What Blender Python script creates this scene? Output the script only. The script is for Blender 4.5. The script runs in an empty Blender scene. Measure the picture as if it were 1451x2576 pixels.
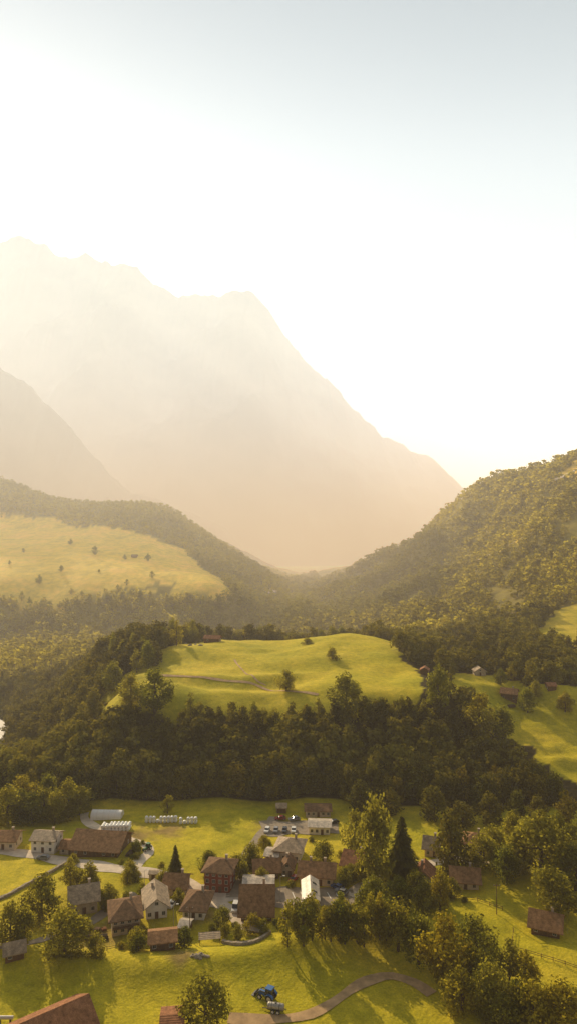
import bpy, bmesh, math, random
import numpy as np
from mathutils import Vector
from mathutils.bvhtree import BVHTree
random.seed(7); rng=np.random.default_rng(7)
sc=bpy.context.scene; C=sc.collection
F=1775.0; CX=725.5; CY=1288.0; CZ=120.0
SUN_AZ=-28.0; SUN_EL=24.5
# ------------------------------------------------ noise
def h2(i,j,s):
    n=(i*374761393+j*668265263+s*144269504)&0xffffffff
    n=((n^(n>>13))*1274126177)&0xffffffff
    return ((n^(n>>16))&0xffff)/65535.0
def vn(x,y,s=0):
    x=np.asarray(x,float); y=np.asarray(y,float)
    xi=np.floor(x).astype(np.int64); yi=np.floor(y).astype(np.int64)
    fx=x-xi; fy=y-yi; fx=fx*fx*(3-2*fx); fy=fy*fy*(3-2*fy)
    a=h2(xi,yi,s); b=h2(xi+1,yi,s); c=h2(xi,yi+1,s); d=h2(xi+1,yi+1,s)
    return (a*(1-fx)+b*fx)*(1-fy)+(c*(1-fx)+d*fx)*fy-0.5
def fbm(x,y,s=0,o=4):
    r=0;a=1
    for k in range(o):
        r=r+a*vn(np.asarray(x)*2**k,np.asarray(y)*2**k,s+k*17); a*=.5
    return r
# ------------------------------------------------ terrain control points
P=[(-300,1510,870),(0,1510,870),(300,1500,880),(550,1482,900),(-300,1330,1250),(0,1330,1250),(200,1335,1230),(450,1395,1120),(560,1462,960),
(-300,1190,1520),(0,1207,1500),(200,1272,1500),(330,1280,1480),(430,1302,1450),(550,1376,1350),(650,1440,1250),(700,1480,1150),
(620,1480,1050),(650,1520,950),
(-300,1608,825),(0,1604,825),(300,1598,828),(550,1592,835),(680,1570,870),(-300,1640,760),(0,1640,760),(300,1630,760),(550,1610,780),
(720,1497,1150),(745,1462,1700),(790,1444,2100),(760,1482,1350),
(1451,1150,1000),(1700,1040,1000),(1300,1215,1050),(1180,1265,1150),(1050,1345,1250),(900,1415,1400),(835,1448,1500),
(1451,1300,850),(1700,1280,800),(1451,1430,720),(1700,1430,700),(1451,1540,610),(1700,1540,600),(1451,1610,540),(1700,1610,540),
(1300,1450,750),(1300,1350,900),(1150,1400,950),(1150,1500,780),(1000,1500,850),(1000,1430,1080),(1000,1570,720),(1150,1575,650),(1300,1560,620),(820,1530,900),(740,1560,860),(880,1470,1150),
(1080,1690,420),(1200,1705,415),(1320,1700,420),(1451,1740,400),(1700,1740,395),(1200,1625,520),(1320,1620,520),(1060,1640,500),
(1300,1830,370),(1451,1830,372),(1700,1830,370),(1400,1905,342),(1451,1965,322),(1700,1965,320),(1180,1775,370),(1250,1900,342),(1250,2010,305),
(400,1768,355),(600,1800,350),(750,1802,350),(900,1797,350),(1100,1768,358),(290,1775,365),
(420,1690,425),(550,1688,420),(700,1693,410),(850,1688,412),(1000,1690,405),(900,1634,455),(700,1642,460),(550,1640,465),(450,1646,460),
(570,1614,520),(700,1614,520),(860,1597,505),(950,1608,490),(1000,1645,440),(1040,1690,400),(480,1622,510),
(340,1690,430),(300,1640,500),(200,1860,375),(100,1935,370),(0,1960,380),(60,1850,460),(0,1835,495),(-200,1835,500),(20,1780,560),(120,1790,500),(230,1720,460),(-200,1790,560),
(100,1650,680),(300,1640,680),(-200,1650,690),(0,1700,620),(200,1690,600)]
Z=[]
for ax in (-700,-300,0,300,600,725,900,1100,1300,1451,1750,2150):
    for Y,z in ((100,-120),(165,-120),(195,-119.5),(225,-120),(260,-121),(296,-122)):
        Z.append((ax,Y,z+ (1.5 if ax>1250 and Y<230 else 0)))
for ax in (150,400,650,900,1120): Z.append((ax,312,-122.5)); Z.append((ax,330,-118))
for ax in (500,700,900): Z+= [(ax,580,-108),(ax,660,-133),(ax,760,-140)]
Z+=[(-700,500,-150),(-700,900,-100),(-700,1400,60),(2150,500,-95),(2150,800,20),(2150,1100,140),(-100,320,-124),(0,340,-127)]
for ax in (-700,-300,200,450,700,900,1100,1400,1750,2150):
    Z+=[(ax,2000,-165 if ax<1000 else -110),(ax,2600,-190),(ax,4500,-200),(ax,9500,-230)]
pu=np.array([(p[0]-CX)/F for p in P]+[(z[0]-CX)/F for z in Z]); pY=np.array([p[2] for p in P]+[z[1] for z in Z],float)
pz=np.array([-(p[1]-CY)/F*p[2] for p in P]+[z[2] for z in Z],float)
US=1.6
def kern(u1,v1,u2,v2): return np.sqrt((US*(u1-u2))**2+(v1-v2)**2+0.0018)
pv=np.log(pY); A=kern(pu[:,None],pv[:,None],pu[None],pv[None]); mz=pz.mean()
A=A+np.eye(len(pu))*1e-5
wz=np.linalg.solve(A,pz-mz)
def height(x,Y):
    x=np.asarray(x,float); Y=np.asarray(Y,float); sh=x.shape
    x=x.ravel(); Y=Y.ravel(); u=x/Y; v=np.log(Y); z=np.full(x.shape,mz)
    for i in range(len(pu)): z=z+wz[i]*kern(u,v,pu[i],pv[i])
    z=z+CZ; ax=CX+F*u
    z=z+fbm(x/38,Y/38,3)*np.clip(Y/330,.7,2.0)*1.3+fbm(x/15,Y/11,41,3)*.6
    far=np.clip((Y-520)/500,0,1); gap=np.clip(np.abs(ax-745)/70,0.1,1)
    z=z+fbm(x/170,Y/170,9)*far*np.clip((2500-Y)/800,0.1,1)*(9+30*np.clip((ax-650)/150,0,1)+8*np.clip((Y-1250)/150,0,1))*gap
    hill=np.clip((Y-350)/15,0,1)*np.clip((580-Y)/30,0,1); z=z+hill*fbm(x/60,Y/44,51,3)*4.4
    rsl=np.clip((ax-1150)/80,0,1)*np.clip((Y-325)/15,0,1)*np.clip((430-Y)/20,0,1); z=z+rsl*fbm(x/22,Y/13,61,3)*4.0
    tl=hill*np.clip((820-ax)/120,0,1); yl=404+6*np.sin(x/22); z=z+tl*(1.9*np.exp(-((Y-yl)/6)**2)-2.6*np.exp(-((Y-yl+15)/8)**2))
    z=z+2.6*np.exp(-((Y-193-5*np.sin(x/17)-0.12*x)/6.5)**2)*np.clip((60-x)/25,0,1)
    return z.reshape(sh)
def ax_of(x,Y): return CX+F*x/Y
def inpoly(px,py,poly):
    r=np.zeros(px.shape,bool); n=len(poly)
    for i in range(n):
        x1,y1=poly[i]; x2,y2=poly[(i+1)%n]
        if y1==y2: continue
        c=((y1>py)!=(y2>py))&(px<(x2-x1)*(py-y1)/(y2-y1)+x1); r^=c
    return r
MEAD=[[(255,364),(240,392),(290,425),(380,440),(430,475),(470,520),(560,565),(900,565),(985,520),(1010,450),(1048,412),(1075,385),(1050,357),(900,350),(600,347),(450,349),(360,352)],
[(-700,878),(-300,878),(0,874),(300,878),(480,886),(590,915),(575,1000),(500,1090),(470,1170),(300,1245),(0,1300),(-700,1300)],
[(1120,372),(1115,400),(1130,432),(1250,425),(1330,412),(1460,408),(2000,400),(2000,328),(1460,322),(1390,328),(1345,338),(1340,350),(1300,356),(1240,366)],
[(1335,552),(1400,520),(1451,512),(2000,515),(2000,640),(1451,640),(1390,625)],
[(1380,988),(1480,962),(1480,982),(1390,1002)],[(1190,910),(1250,884),(1312,872),(1315,884),(1250,897),(1195,926)],[(890,1310),(950,1270),(970,1330),(920,1370)]]
def meadow(x,Y):
    n1=fbm(x/14,Y/14,21); far=np.clip((Y-500)/300,0,1)
    a=ax_of(x,Y)+n1*(16+14*(1-far))+fbm(x/60,Y/60,23)*40*far; yy=Y*(1+fbm(x/14,Y/14,25)*.025+fbm(x/70,Y/70,27)*.06*far)
    m=Y<300-9*np.clip((a-850)/150,0,1)  # dark wood floor pulled forward at right, its colour standing in for shade
    for p in MEAD: m|=inpoly(a,yy,p)
    return m
# ------------------------------------------------ materials
def new_mat(name):
    m=bpy.data.materials.new(name); m.use_nodes=True; nt=m.node_tree; nt.nodes.clear()
    out=nt.nodes.new('ShaderNodeOutputMaterial'); return m,nt,out
def N(nt,t,**k):
    n=nt.nodes.new(t)
    for a,b in k.items(): setattr(n,a,b)
    return n
def ramp(nt,fac,stops):
    r=N(nt,'ShaderNodeValToRGB'); e=r.color_ramp.elements
    while len(e)<len(stops): e.new(.5)
    for el,(p,c) in zip(e,stops): el.position=p; el.color=(*c,1)
    nt.links.new(fac,r.inputs[0]); return r.outputs[0]
def noise(nt,scale,detail=4,coord='Object',vec=None,rough=.6):
    n=N(nt,'ShaderNodeTexNoise'); n.inputs['Scale'].default_value=scale; n.inputs['Detail'].default_value=detail; n.inputs['Roughness'].default_value=rough
    if vec is None:
        t=N(nt,'ShaderNodeTexCoord'); vec=t.outputs[coord]
    nt.links.new(vec,n.inputs['Vector']); return n.outputs['Fac']
def mixc(nt,f,a,b,mode='MIX'):
    n=N(nt,'ShaderNodeMix',data_type='RGBA',blend_type=mode)
    for s,v in ((n.inputs[0],f),(n.inputs[6],a),(n.inputs[7],b)):
        if hasattr(v,'is_output'): nt.links.new(v,s)
        elif isinstance(v,(int,float)): s.default_value=v
        else: s.default_value=(*v,1)
    return n.outputs[2]
def simple(name,col,rough=.8,var=.35,scale=1.5,bump=.0,metal=0,spec=.3,bscale=8):
    m,nt,out=new_mat(name); b=N(nt,'ShaderNodeBsdfPrincipled')
    f=noise(nt,scale,5); lo=tuple(c*(1-var) for c in col); hi=tuple(min(1,c*(1+var)) for c in col)
    nt.links.new(ramp(nt,f,[(.3,lo),(.7,hi)]),b.inputs['Base Color'])
    b.inputs['Roughness'].default_value=rough; b.inputs['Metallic'].default_value=metal; b.inputs['Specular IOR Level'].default_value=spec
    if bump:
        bp=N(nt,'ShaderNodeBump'); bp.inputs['Strength'].default_value=bump; bp.inputs['Distance'].default_value=.1
        nt.links.new(noise(nt,bscale,4),bp.inputs['Height']); nt.links.new(bp.outputs[0],b.inputs['Normal'])
    nt.links.new(b.outputs[0],out.inputs[0]); return m
def roof_mat(name,col,rough=.6,rows=2.2,spec=.1):
    m,nt,out=new_mat(name); b=N(nt,'ShaderNodeBsdfPrincipled')
    t=N(nt,'ShaderNodeTexCoord'); w=N(nt,'ShaderNodeTexWave',bands_direction='Z'); w.inputs['Scale'].default_value=rows; w.inputs['Distortion'].default_value=.6
    nt.links.new(t.outputs['Object'],w.inputs['Vector'])
    f=noise(nt,.9,6); g=noise(nt,5,3)
    c1=ramp(nt,f,[(.3,tuple(c*.55 for c in col)),(.7,tuple(c*1.45 for c in col))])
    c2=mixc(nt,.45,c1,ramp(nt,g,[(.35,(.35,.35,.35)),(.65,(1.5,1.45,1.4))]),'MULTIPLY')
    nt.links.new(c2,b.inputs['Base Color']); b.inputs['Roughness'].default_value=rough; b.inputs['Specular IOR Level'].default_value=spec
    bp=N(nt,'ShaderNodeBump'); bp.inputs['Strength'].default_value=.5; bp.inputs['Distance'].default_value=.08
    nt.links.new(w.outputs['Fac'],bp.inputs['Height']); nt.links.new(bp.outputs[0],b.inputs['Normal'])
    nt.links.new(b.outputs[0],out.inputs[0]); return m
def leaf_mat(name,dark,light,trans,objrand=True,tr=.45):
    m,nt,out=new_mat(name)
    at=N(nt,'ShaderNodeAttribute',attribute_name='tint')
    base=mixc(nt,at.outputs['Fac'],dark,light)
    tcol=mixc(nt,at.outputs['Fac'],tuple(c*.5 for c in trans),trans)
    if objrand:
        oi=N(nt,'ShaderNodeObjectInfo'); k=ramp(nt,oi.outputs['Random'],[(0,(.65,.75,.7)),(.5,(1,1,1)),(.85,(1.12,1.1,.9)),(1,(1.25,1.12,.7))])
        base=mixc(nt,1.0,base,k,'MULTIPLY'); tcol=mixc(nt,1.0,tcol,k,'MULTIPLY')
    d=N(nt,'ShaderNodeBsdfDiffuse')
    t=N(nt,'ShaderNodeBsdfTranslucent'); mx=N(nt,'ShaderNodeMixShader'); mx.inputs[0].default_value=tr
    nt.links.new(base,d.inputs['Color']); nt.links.new(tcol,t.inputs[0])
    nt.links.new(d.outputs[0],mx.inputs[1]); nt.links.new(t.outputs[0],mx.inputs[2]); nt.links.new(mx.outputs[0],out.inputs[0]); return m
M={}
M['leaf']=leaf_mat('leaf',(.06,.06,.009),(.24,.22,.028),(.68,.57,.045),True,.45)
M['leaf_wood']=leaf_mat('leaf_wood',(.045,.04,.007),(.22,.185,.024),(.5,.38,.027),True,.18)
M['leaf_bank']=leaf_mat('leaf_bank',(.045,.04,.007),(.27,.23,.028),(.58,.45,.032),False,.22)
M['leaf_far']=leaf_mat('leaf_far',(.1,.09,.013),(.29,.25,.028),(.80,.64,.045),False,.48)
M['needle']=leaf_mat('needle',(.04,.043,.008),(.11,.11,.018),(.34,.29,.022),True,.42)
M['bark']=simple('bark',(.1,.066,.04),.9,.4,3,.5)
M['white']=simple('white_plaster',(.78,.69,.56),.85,.16,.6); M['cream']=simple('cream_plaster',(.62,.47,.31),.85,.18,.6)
M['grey']=simple('grey_plaster',(.44,.34,.23),.9,.25,.7); M['red']=simple('red_plaster',(.22,.048,.022),.85,.3,.6)
M['timber']=simple('timber',(.15,.078,.034),.85,.4,2); M['stone']=simple('stone',(.32,.25,.17),.9,.4,2,.6)
M['r_brown']=roof_mat('roof_brown',(.30,.155,.066),.85); M['r_slate']=roof_mat('roof_slate',(.38,.27,.16),.65,2.2,.2); M['r_dark']=roof_mat('roof_dark',(.19,.105,.05),.85)
M['r_rust']=roof_mat('roof_rust',(.32,.14,.062),.85); M['r_metal']=roof_mat('roof_metal',(.5,.41,.3),.45,.3,.3)
M['frame']=simple('window_paint',(.66,.58,.46),.5,.05); M['wood_paint']=simple('brown_paint',(.12,.06,.03),.6,.2)
M['glass']=simple('dark_glass',(.02,.022,.025),.12,.2,.4,spec=.6)
M['plastic']=simple('bale_wrap',(.82,.79,.72),.35,.06,2,.25); M['poly']=simple('tunnel_film',(.8,.75,.66),.4,.08,.5)
M['asphalt']=simple('asphalt',(.28,.215,.145),.85,.2,.5,.2); M['lane']=simple('pale_lane',(.66,.53,.38),.9,.2,.35,.2)
M['dirt']=simple('dirt',(.48,.3,.14),.95,.3,.4,.4); M['mark']=simple('road_paint',(.78,.72,.6),.7,.1)
M['blue']=simple('blue_paint',(.04,.14,.34),.35,.1); M['green_p']=simple('green_paint',(.04,.16,.04),.4,.1); M['black']=simple('black_rubber',(.02,.02,.02),.8,.2)
M['steel']=simple('steel',(.42,.37,.3),.45,.35,1.5,0,.3); M['dsteel']=simple('dark_steel',(.05,.045,.04),.5,.2)
M['lamp_glass']=simple('lamp_glass',(.75,.7,.6),.2,.05); M['rlamp']=simple('red_lamp',(.4,.02,.01),.3,.05)
for k,c in (('car_white',(.7,.66,.58)),('car_grey',(.25,.24,.23)),('car_dark',(.03,.032,.04)),('car_red',(.3,.03,.02)),('car_blue',(.04,.08,.2))): M[k]=simple(k,c,.25,.04)
def ground_mat():
    m,nt,out=new_mat('ground'); b=N(nt,'ShaderNodeBsdfPrincipled')
    at=N(nt,'ShaderNodeAttribute',attribute_name='zone'); sp=N(nt,'ShaderNodeSeparateColor'); nt.links.new(at.outputs['Color'],sp.inputs[0])
    g1=noise(nt,.03,6); g2=noise(nt,.35,5); g3=noise(nt,2.2,4)
    ca=ramp(nt,g1,[(.32,(.36,.32,.012)),(.5,(.50,.40,.019)),(.68,(.62,.46,.032))])
    cb=mixc(nt,.6,ca,ramp(nt,g2,[(.3,(.58,.62,.53)),(.7,(1.3,1.26,1.15))]),'MULTIPLY')
    cb=mixc(nt,.45,cb,ramp(nt,g3,[(.3,(.42,.47,.4)),(.7,(1.5,1.45,1.4))]),'MULTIPLY')
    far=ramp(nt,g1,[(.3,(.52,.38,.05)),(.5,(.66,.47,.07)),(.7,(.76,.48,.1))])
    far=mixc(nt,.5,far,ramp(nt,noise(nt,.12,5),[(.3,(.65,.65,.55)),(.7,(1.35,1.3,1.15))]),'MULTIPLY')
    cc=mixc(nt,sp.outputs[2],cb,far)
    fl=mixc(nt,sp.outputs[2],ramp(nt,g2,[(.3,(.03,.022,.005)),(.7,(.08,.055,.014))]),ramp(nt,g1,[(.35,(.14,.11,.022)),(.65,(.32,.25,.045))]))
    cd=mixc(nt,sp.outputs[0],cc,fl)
    ce=mixc(nt,sp.outputs[1],cd,ramp(nt,g2,[(.3,(.15,.09,.035)),(.7,(.3,.19,.08))]))
    nt.links.new(ce,b.inputs['Base Color']); b.inputs['Roughness'].default_value=.85; b.inputs['Specular IOR Level'].default_value=.05
    bp=N(nt,'ShaderNodeBump'); bp.inputs['Strength'].default_value=.65; bp.inputs['Distance'].default_value=.5
    nt.links.new(noise(nt,1.1,6),bp.inputs['Height']); nt.links.new(bp.outputs[0],b.inputs['Normal'])
    nt.links.new(b.outputs[0],out.inputs[0]); return m
M['ground']=ground_mat()
def mountain_mat(name,a,b_,sc_):
    m,nt,out=new_mat(name); b=N(nt,'ShaderNodeBsdfDiffuse'); f=noise(nt,sc_,8)
    nt.links.new(ramp(nt,f,[(.35,a),(.65,b_)]),b.inputs['Color'])
    nt.links.new(b.outputs[0],out.inputs[0]); return m
M['mountain']=mountain_mat('mountain',(.04,.036,.022),(.09,.075,.05),.006); M['spur']=mountain_mat('spur',(.03,.026,.007),(.11,.09,.02),.045)
# ------------------------------------------------ object helpers
def tag(o,label=None,cat=None,group=None,kind=None):
    if label: o['label']=label
    if cat: o['category']=cat
    if group: o['group']=group
    if kind: o['kind']=kind
    return o
def link(name,me,m=None,parent=None,loc=None,rz=0):
    o=bpy.data.objects.new(name,me); C.objects.link(o)
    if m is not None and me is not None and len(me.materials)==0: me.materials.append(m)
    if parent: o.parent=parent
    if loc is not None: o.location=loc
    if rz: o.rotation_euler[2]=rz
    return o
def empty(name,loc,rz=0):
    o=bpy.data.objects.new(name,None); C.objects.link(o); o.location=loc; o.rotation_euler[2]=rz; o.empty_display_size=.5; return o
def mesh_np(name,v,f,tint=None,smooth=False,attr='tint'):
    v=np.asarray(v,np.float32); f=np.asarray(f,np.int32); n=f.shape[1]
    me=bpy.data.meshes.new(name); me.vertices.add(len(v)); me.vertices.foreach_set('co',v.ravel())
    me.loops.add(f.size); me.loops.foreach_set('vertex_index',f.ravel()); me.polygons.add(len(f))
    me.polygons.foreach_set('loop_start',np.arange(0,f.size,n,dtype=np.int32))
    if smooth: me.polygons.foreach_set('use_smooth',np.ones(len(f),bool))
    if tint is not None:
        t=np.asarray(tint,np.float32)
        if t.ndim==1: t=np.stack([t,t,t,np.ones_like(t)],1)
        a=me.color_attributes.new(attr,'FLOAT_COLOR','POINT'); a.data.foreach_set('color',t.ravel())
    me.update(calc_edges=True); return me
class MB:
    def __init__(s): s.v=[]; s.f=[]
    def add(s,v,f):
        o=len(s.v); s.v+= [tuple(p) for p in v]; s.f+=[tuple(i+o for i in q) for q in f]; return s
    def box(s,x0,x1,y0,y1,z0,z1):
        return s.add([(x0,y0,z0),(x1,y0,z0),(x1,y1,z0),(x0,y1,z0),(x0,y0,z1),(x1,y0,z1),(x1,y1,z1),(x0,y1,z1)],
          [(3,2,1,0),(4,5,6,7),(0,1,5,4),(1,2,6,5),(2,3,7,6),(3,0,4,7)])
    def tube(s,p0,p1,r0,r1,n=8):
        p0=Vector(p0);p1=Vector(p1); d=(p1-p0).normalized(); a=d.orthogonal().normalized(); b=d.cross(a); v=[]
        for p,r in ((p0,r0),(p1,r1)):
            for k in range(n):
                t=2*math.pi*k/n; v.append(p+a*(r*math.cos(t))+b*(r*math.sin(t)))
        f=[(k,(k+1)%n,n+(k+1)%n,n+k) for k in range(n)]+[tuple(range(n))[::-1],tuple(range(n,2*n))]
        return s.add(v,f)
    def bar(s,p0,p1,w,h):
        p0=Vector(p0);p1=Vector(p1); d=(p1-p0).normalized(); up=Vector((0,0,1)); a=d.cross(up)
        if a.length<.01: a=Vector((1,0,0))
        a.normalize(); b=a.cross(d)
        v=[p+a*i*w/2+b*j*h/2 for p in (p0,p1) for i,j in ((-1,-1),(1,-1),(1,1),(-1,1))]
        return s.add(v,[(3,2,1,0),(4,5,6,7),(0,1,5,4),(1,2,6,5),(2,3,7,6),(3,0,4,7)])
    def prism(s,prof,x0,x1,axis='x'):
        n=len(prof)
        if axis=='x': v=[(x,p[0],p[1]) for x in (x0,x1) for p in prof]
        else: v=[(p[0],y,p[1]) for y in (x0,x1) for p in prof]
        return s.add(v,[tuple(range(n))[::-1],tuple(range(n,2*n))]+[(k,(k+1)%n,n+(k+1)%n,n+k) for k in range(n)])
    def lathe(s,prof,axis='x',c=(0,0,0),n=16):
        v=[];m=len(prof)
        for a,r in prof:
            for k in range(n):
                t=2*math.pi*k/n; q=(r*math.cos(t),r*math.sin(t))
                v.append({'x':(c[0]+a,c[1]+q[0],c[2]+q[1]),'y':(c[0]+q[0],c[1]+a,c[2]+q[1]),'z':(c[0]+q[0],c[1]+q[1],c[2]+a)}[axis])
        f=[(i*n+k,i*n+(k+1)%n,(i+1)*n+(k+1)%n,(i+1)*n+k) for i in range(m-1) for k in range(n)]
        f+=[tuple(range(n))[::-1],tuple(range((m-1)*n,m*n))]
        return s.add(v,f)
    def mesh(s,name,bevel=0,smooth=False,rot90=False):
        v=[(-p[1],p[0],p[2]) for p in s.v] if rot90 else s.v
        me=bpy.data.meshes.new(name); me.from_pydata(v,[],s.f)
        bm=bmesh.new(); bm.from_mesh(me); bmesh.ops.recalc_face_normals(bm,faces=bm.faces)
        if bevel: bmesh.ops.bevel(bm,geom=bm.edges[:],offset=bevel,segments=2,affect='EDGES',clamp_overlap=True)
        if smooth:
            for f in bm.faces: f.smooth=True
        bm.to_mesh(me); bm.free(); return me
    def build(s,name,m,parent=None,loc=None,rz=0,**k): return link(name,s.mesh(name,**k),m,parent,loc,rz)
# ------------------------------------------------ ground
us=np.concatenate([np.linspace(-1.1,-.46,36,endpoint=False),np.linspace(-.46,.46,240,endpoint=False),np.linspace(.46,1.1,37)])
vs=np.concatenate([np.linspace(math.log(95),math.log(150),30,endpoint=False),np.linspace(math.log(150),math.log(640),230,endpoint=False),np.linspace(math.log(640),math.log(2300),110,endpoint=False),np.linspace(math.log(2300),math.log(9300),24)])
YY=np.exp(vs)[:,None]*np.ones(len(us))[None]; XX=us[None]*YY
ZZ=height(XX,YY); gv=np.stack([XX,YY,ZZ],-1).reshape(-1,3)
nr,nc=YY.shape; ii=(np.arange(nr-1)[:,None]*nc+np.arange(nc-1)[None]).ravel(); gf=np.stack([ii,ii+1,ii+nc+1,ii+nc],1)
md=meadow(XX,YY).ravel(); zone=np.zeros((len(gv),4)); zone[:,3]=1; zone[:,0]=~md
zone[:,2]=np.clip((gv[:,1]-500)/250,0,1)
bvh=BVHTree.FromPolygons(gv.tolist(),gf.tolist())
def at(ax,ay):
    d=Vector(((ax-CX)/F,1,-(ay-CY)/F)).normalized(); h=bvh.ray_cast(Vector((0,0,CZ)),d)
    return h[0]
def gz(x,y):
    h=bvh.ray_cast(Vector((x,y,4000)),Vector((0,0,-1))); return h[0].z if h[0] else 0
for ax,ay,r in ((245,2350,9),(270,2085,9),(420,2090,7),(345,2100,8),(500,2300,5),(460,2400,4),(700,2080,9)):
    p=at(ax,ay); d=np.hypot(gv[:,0]-p.x,gv[:,1]-p.y)/r+fbm(gv[:,0]/4,gv[:,1]/4,5)*.8
    zone[:,1]=np.maximum(zone[:,1],np.clip(1.3-d,0,1)*.8)
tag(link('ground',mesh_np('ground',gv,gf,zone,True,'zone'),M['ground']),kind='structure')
# mountains
def mountain(name,crest,D,y0,y1,seed,mat='mountain',jag=.008):
    ax=np.arange(crest[0][0],crest[-1][0],6.0); ay=np.interp(ax,[c[0] for c in crest],[c[1] for c in crest])
    xs=(ax-CX)/F*D; zc=-(ay-CY)/F*D+CZ; zc=zc+fbm(xs/60,xs*0,seed,5)*D*jag
    s=np.concatenate([np.linspace(-1,0,70),np.linspace(.03,1,16)]); V=[]
    Ys=np.where(s<0,D+s*(D-y0),D+s*(y1-D)); w=min(1.0,D/3000.0)
    for k,Y in enumerate(Ys):
        t=1-abs(s[k]); b=-120.0
        rid=np.abs(fbm(xs/(420*w),Y/(700*w)+xs*0,seed+3,5)); n=(fbm(xs/(300*w),Y/(300*w)+xs*0,seed+7,5)*.34-rid*.5)*(4*t*(1-t))*.45
        z=b+(zc-b)*np.clip(t**1.1*(1+n),0,1)
        V.append(np.stack([xs,np.full_like(xs,Y),z],1))
    V=np.concatenate(V); n=len(xs); i=(np.arange(len(s)-1)[:,None]*n+np.arange(n-1)[None]).ravel()
    return tag(link(name,mesh_np(name,V,np.stack([i,i+1,i+n+1,i+n],1),None,True),M[mat]),kind='structure')
mountain('mountain',[(-1500,700),(-900,640),(-500,600),(-200,630),(-60,612),(0,605),(50,594),(100,612),(150,640),(185,652),(215,640),(250,660),(285,672),(315,662),(350,680),(390,710),(420,730),(450,745),(520,745),(560,742),(600,735),(635,738),(655,765),(690,800),(720,850),(770,905),(830,965),(880,1020),(940,1070),(960,1095),(1010,1120),(1070,1150),(1120,1185),(1150,1215),(1180,1240),(1230,1275),(1300,1310),(1500,1350),(2000,1380)],4200,2350,6500,11)
mountain('foothill',[(-1200,860),(-400,840),(-100,890),(0,925),(60,960),(120,1010),(180,1075),(220,1125),(260,1172),(300,1212),(330,1234),(420,1264),(480,1287),(560,1326),(640,1385)],2600,1800,3300,31)
mountain('spur',[(150,1420),(250,1350),(330,1312),(400,1304),(500,1336),(600,1384),(680,1422),(735,1448),(790,1472)],2050,1720,2300,43,'spur',.006)
# ------------------------------------------------ tree meshes (10 m tall prototypes)
def leaf_quads(pos,nrm,size,rs,stretch=None):
    n=len(pos); nrm=nrm/np.linalg.norm(nrm,axis=1,keepdims=True)
    a=np.cross(nrm,rs.normal(size=(n,3))); a/=np.linalg.norm(a,axis=1,keepdims=True)+1e-9; b=np.cross(nrm,a)
    if stretch is not None:
        a=stretch/np.linalg.norm(stretch,axis=1,keepdims=True); b=np.cross(nrm,a); b/=np.linalg.norm(b,axis=1,keepdims=True)+1e-9
    s=size[:,None]; k=lambda: rs.uniform(.6,1.15,size=(n,1))
    asp=1.0 if stretch is None else .42
    v=np.stack([pos-a*s*k()-b*s*asp*.3*k(),pos-b*s*asp*k()+nrm*s*.25,pos+a*s*k()+b*s*.2*asp,pos+b*s*asp*k()+nrm*s*.2*k()],1).reshape(-1,3)
    return v,np.arange(4*n).reshape(-1,4)
def crown_b(seed,ncl,nl,R,z0,z1,leaf,rc=(.34,.52),low=.5):
    rs=np.random.default_rng(seed); zc=(z0+z1)/2; hz=(z1-z0)/2
    d=rs.normal(size=(ncl,3)); d/=np.linalg.norm(d,axis=1,keepdims=True); rad=rs.uniform(.45,.9,(ncl,1))
    cen=d*rad*np.array([R,R,hz])*np.array([.9,.9,.85])+np.array([0,0,zc]); cen[0]=(0,0,z1-hz*.3)
    tap=np.clip((z1-cen[:,2])/(z1-zc),.5,1); cen[:,:2]*=tap[:,None]
    rr=rs.uniform(*rc,ncl)*R; pos=[];nr=[];ti=[]
    for c,r in zip(cen,rr):
        m=max(4,int(nl/ncl)); q=rs.normal(size=(m,3)); q/=np.linalg.norm(q,axis=1,keepdims=True); q[:,2]*=.85
        pos.append(c+q*r*rs.uniform(.55,1.12,(m,1))); nr.append(q+rs.normal(size=(m,3))*.55+np.array([0,0,.3])); ti.append(np.full(m,rs.uniform(.1,.9))+rs.uniform(-.15,.15,m))
    pos=np.concatenate(pos);nr=np.concatenate(nr);ti=np.clip(np.concatenate(ti),0,1)
    w=np.percentile(np.hypot(pos[:,0],pos[:,1]),94); lo,hi=np.percentile(pos[:,2],2),np.percentile(pos[:,2],99.5)
    fx=lambda p: np.stack([p[:,0]*R/w,p[:,1]*R/w,z0+(p[:,2]-lo)*(z1-z0)/(hi-lo)],1)
    pos=fx(pos); cen=fx(cen)
    v,f=leaf_quads(pos,nr,leaf*rs.uniform(.6,1.3,len(pos)),rs); return v,f,np.repeat(ti,4),cen
def crown_c(seed,n,R,z0,leaf):
    rs=np.random.default_rng(seed); wh=np.linspace(z0,9.6,17); k=rs.choice(17,n,p=(1.08-wh/10)/(1.08-wh/10).sum()); zb=wh[k]
    r=R*(1.03-zb/10)**.85*(.8+.35*rs.random(17)[k]); th=rs.integers(0,11,n)*2*np.pi/11+k*1.3+rs.normal(size=n)*.13; t=np.sqrt(rs.random(n))
    br=.7+.6*h2(k.astype(np.int64),np.floor(th*2).astype(np.int64),seed); t=t*br
    pos=np.stack([r*t*np.cos(th),r*t*np.sin(th),zb-.45*r*t**1.3+rs.normal(size=n)*.1],1)
    st=np.stack([np.cos(th),np.sin(th),-.4+0*th],1)+rs.normal(size=(n,3))*.25; nr=np.stack([.3*np.cos(th),.3*np.sin(th),1+0*th],1)+rs.normal(size=(n,3))*.3
    v,f=leaf_quads(pos,nr,leaf*(.5+.7*(1-zb/10)),rs,st); ti=np.clip(.25+.5*t+rs.normal(size=n)*.15,0,1)
    return v,f,np.repeat(ti,4)
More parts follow.
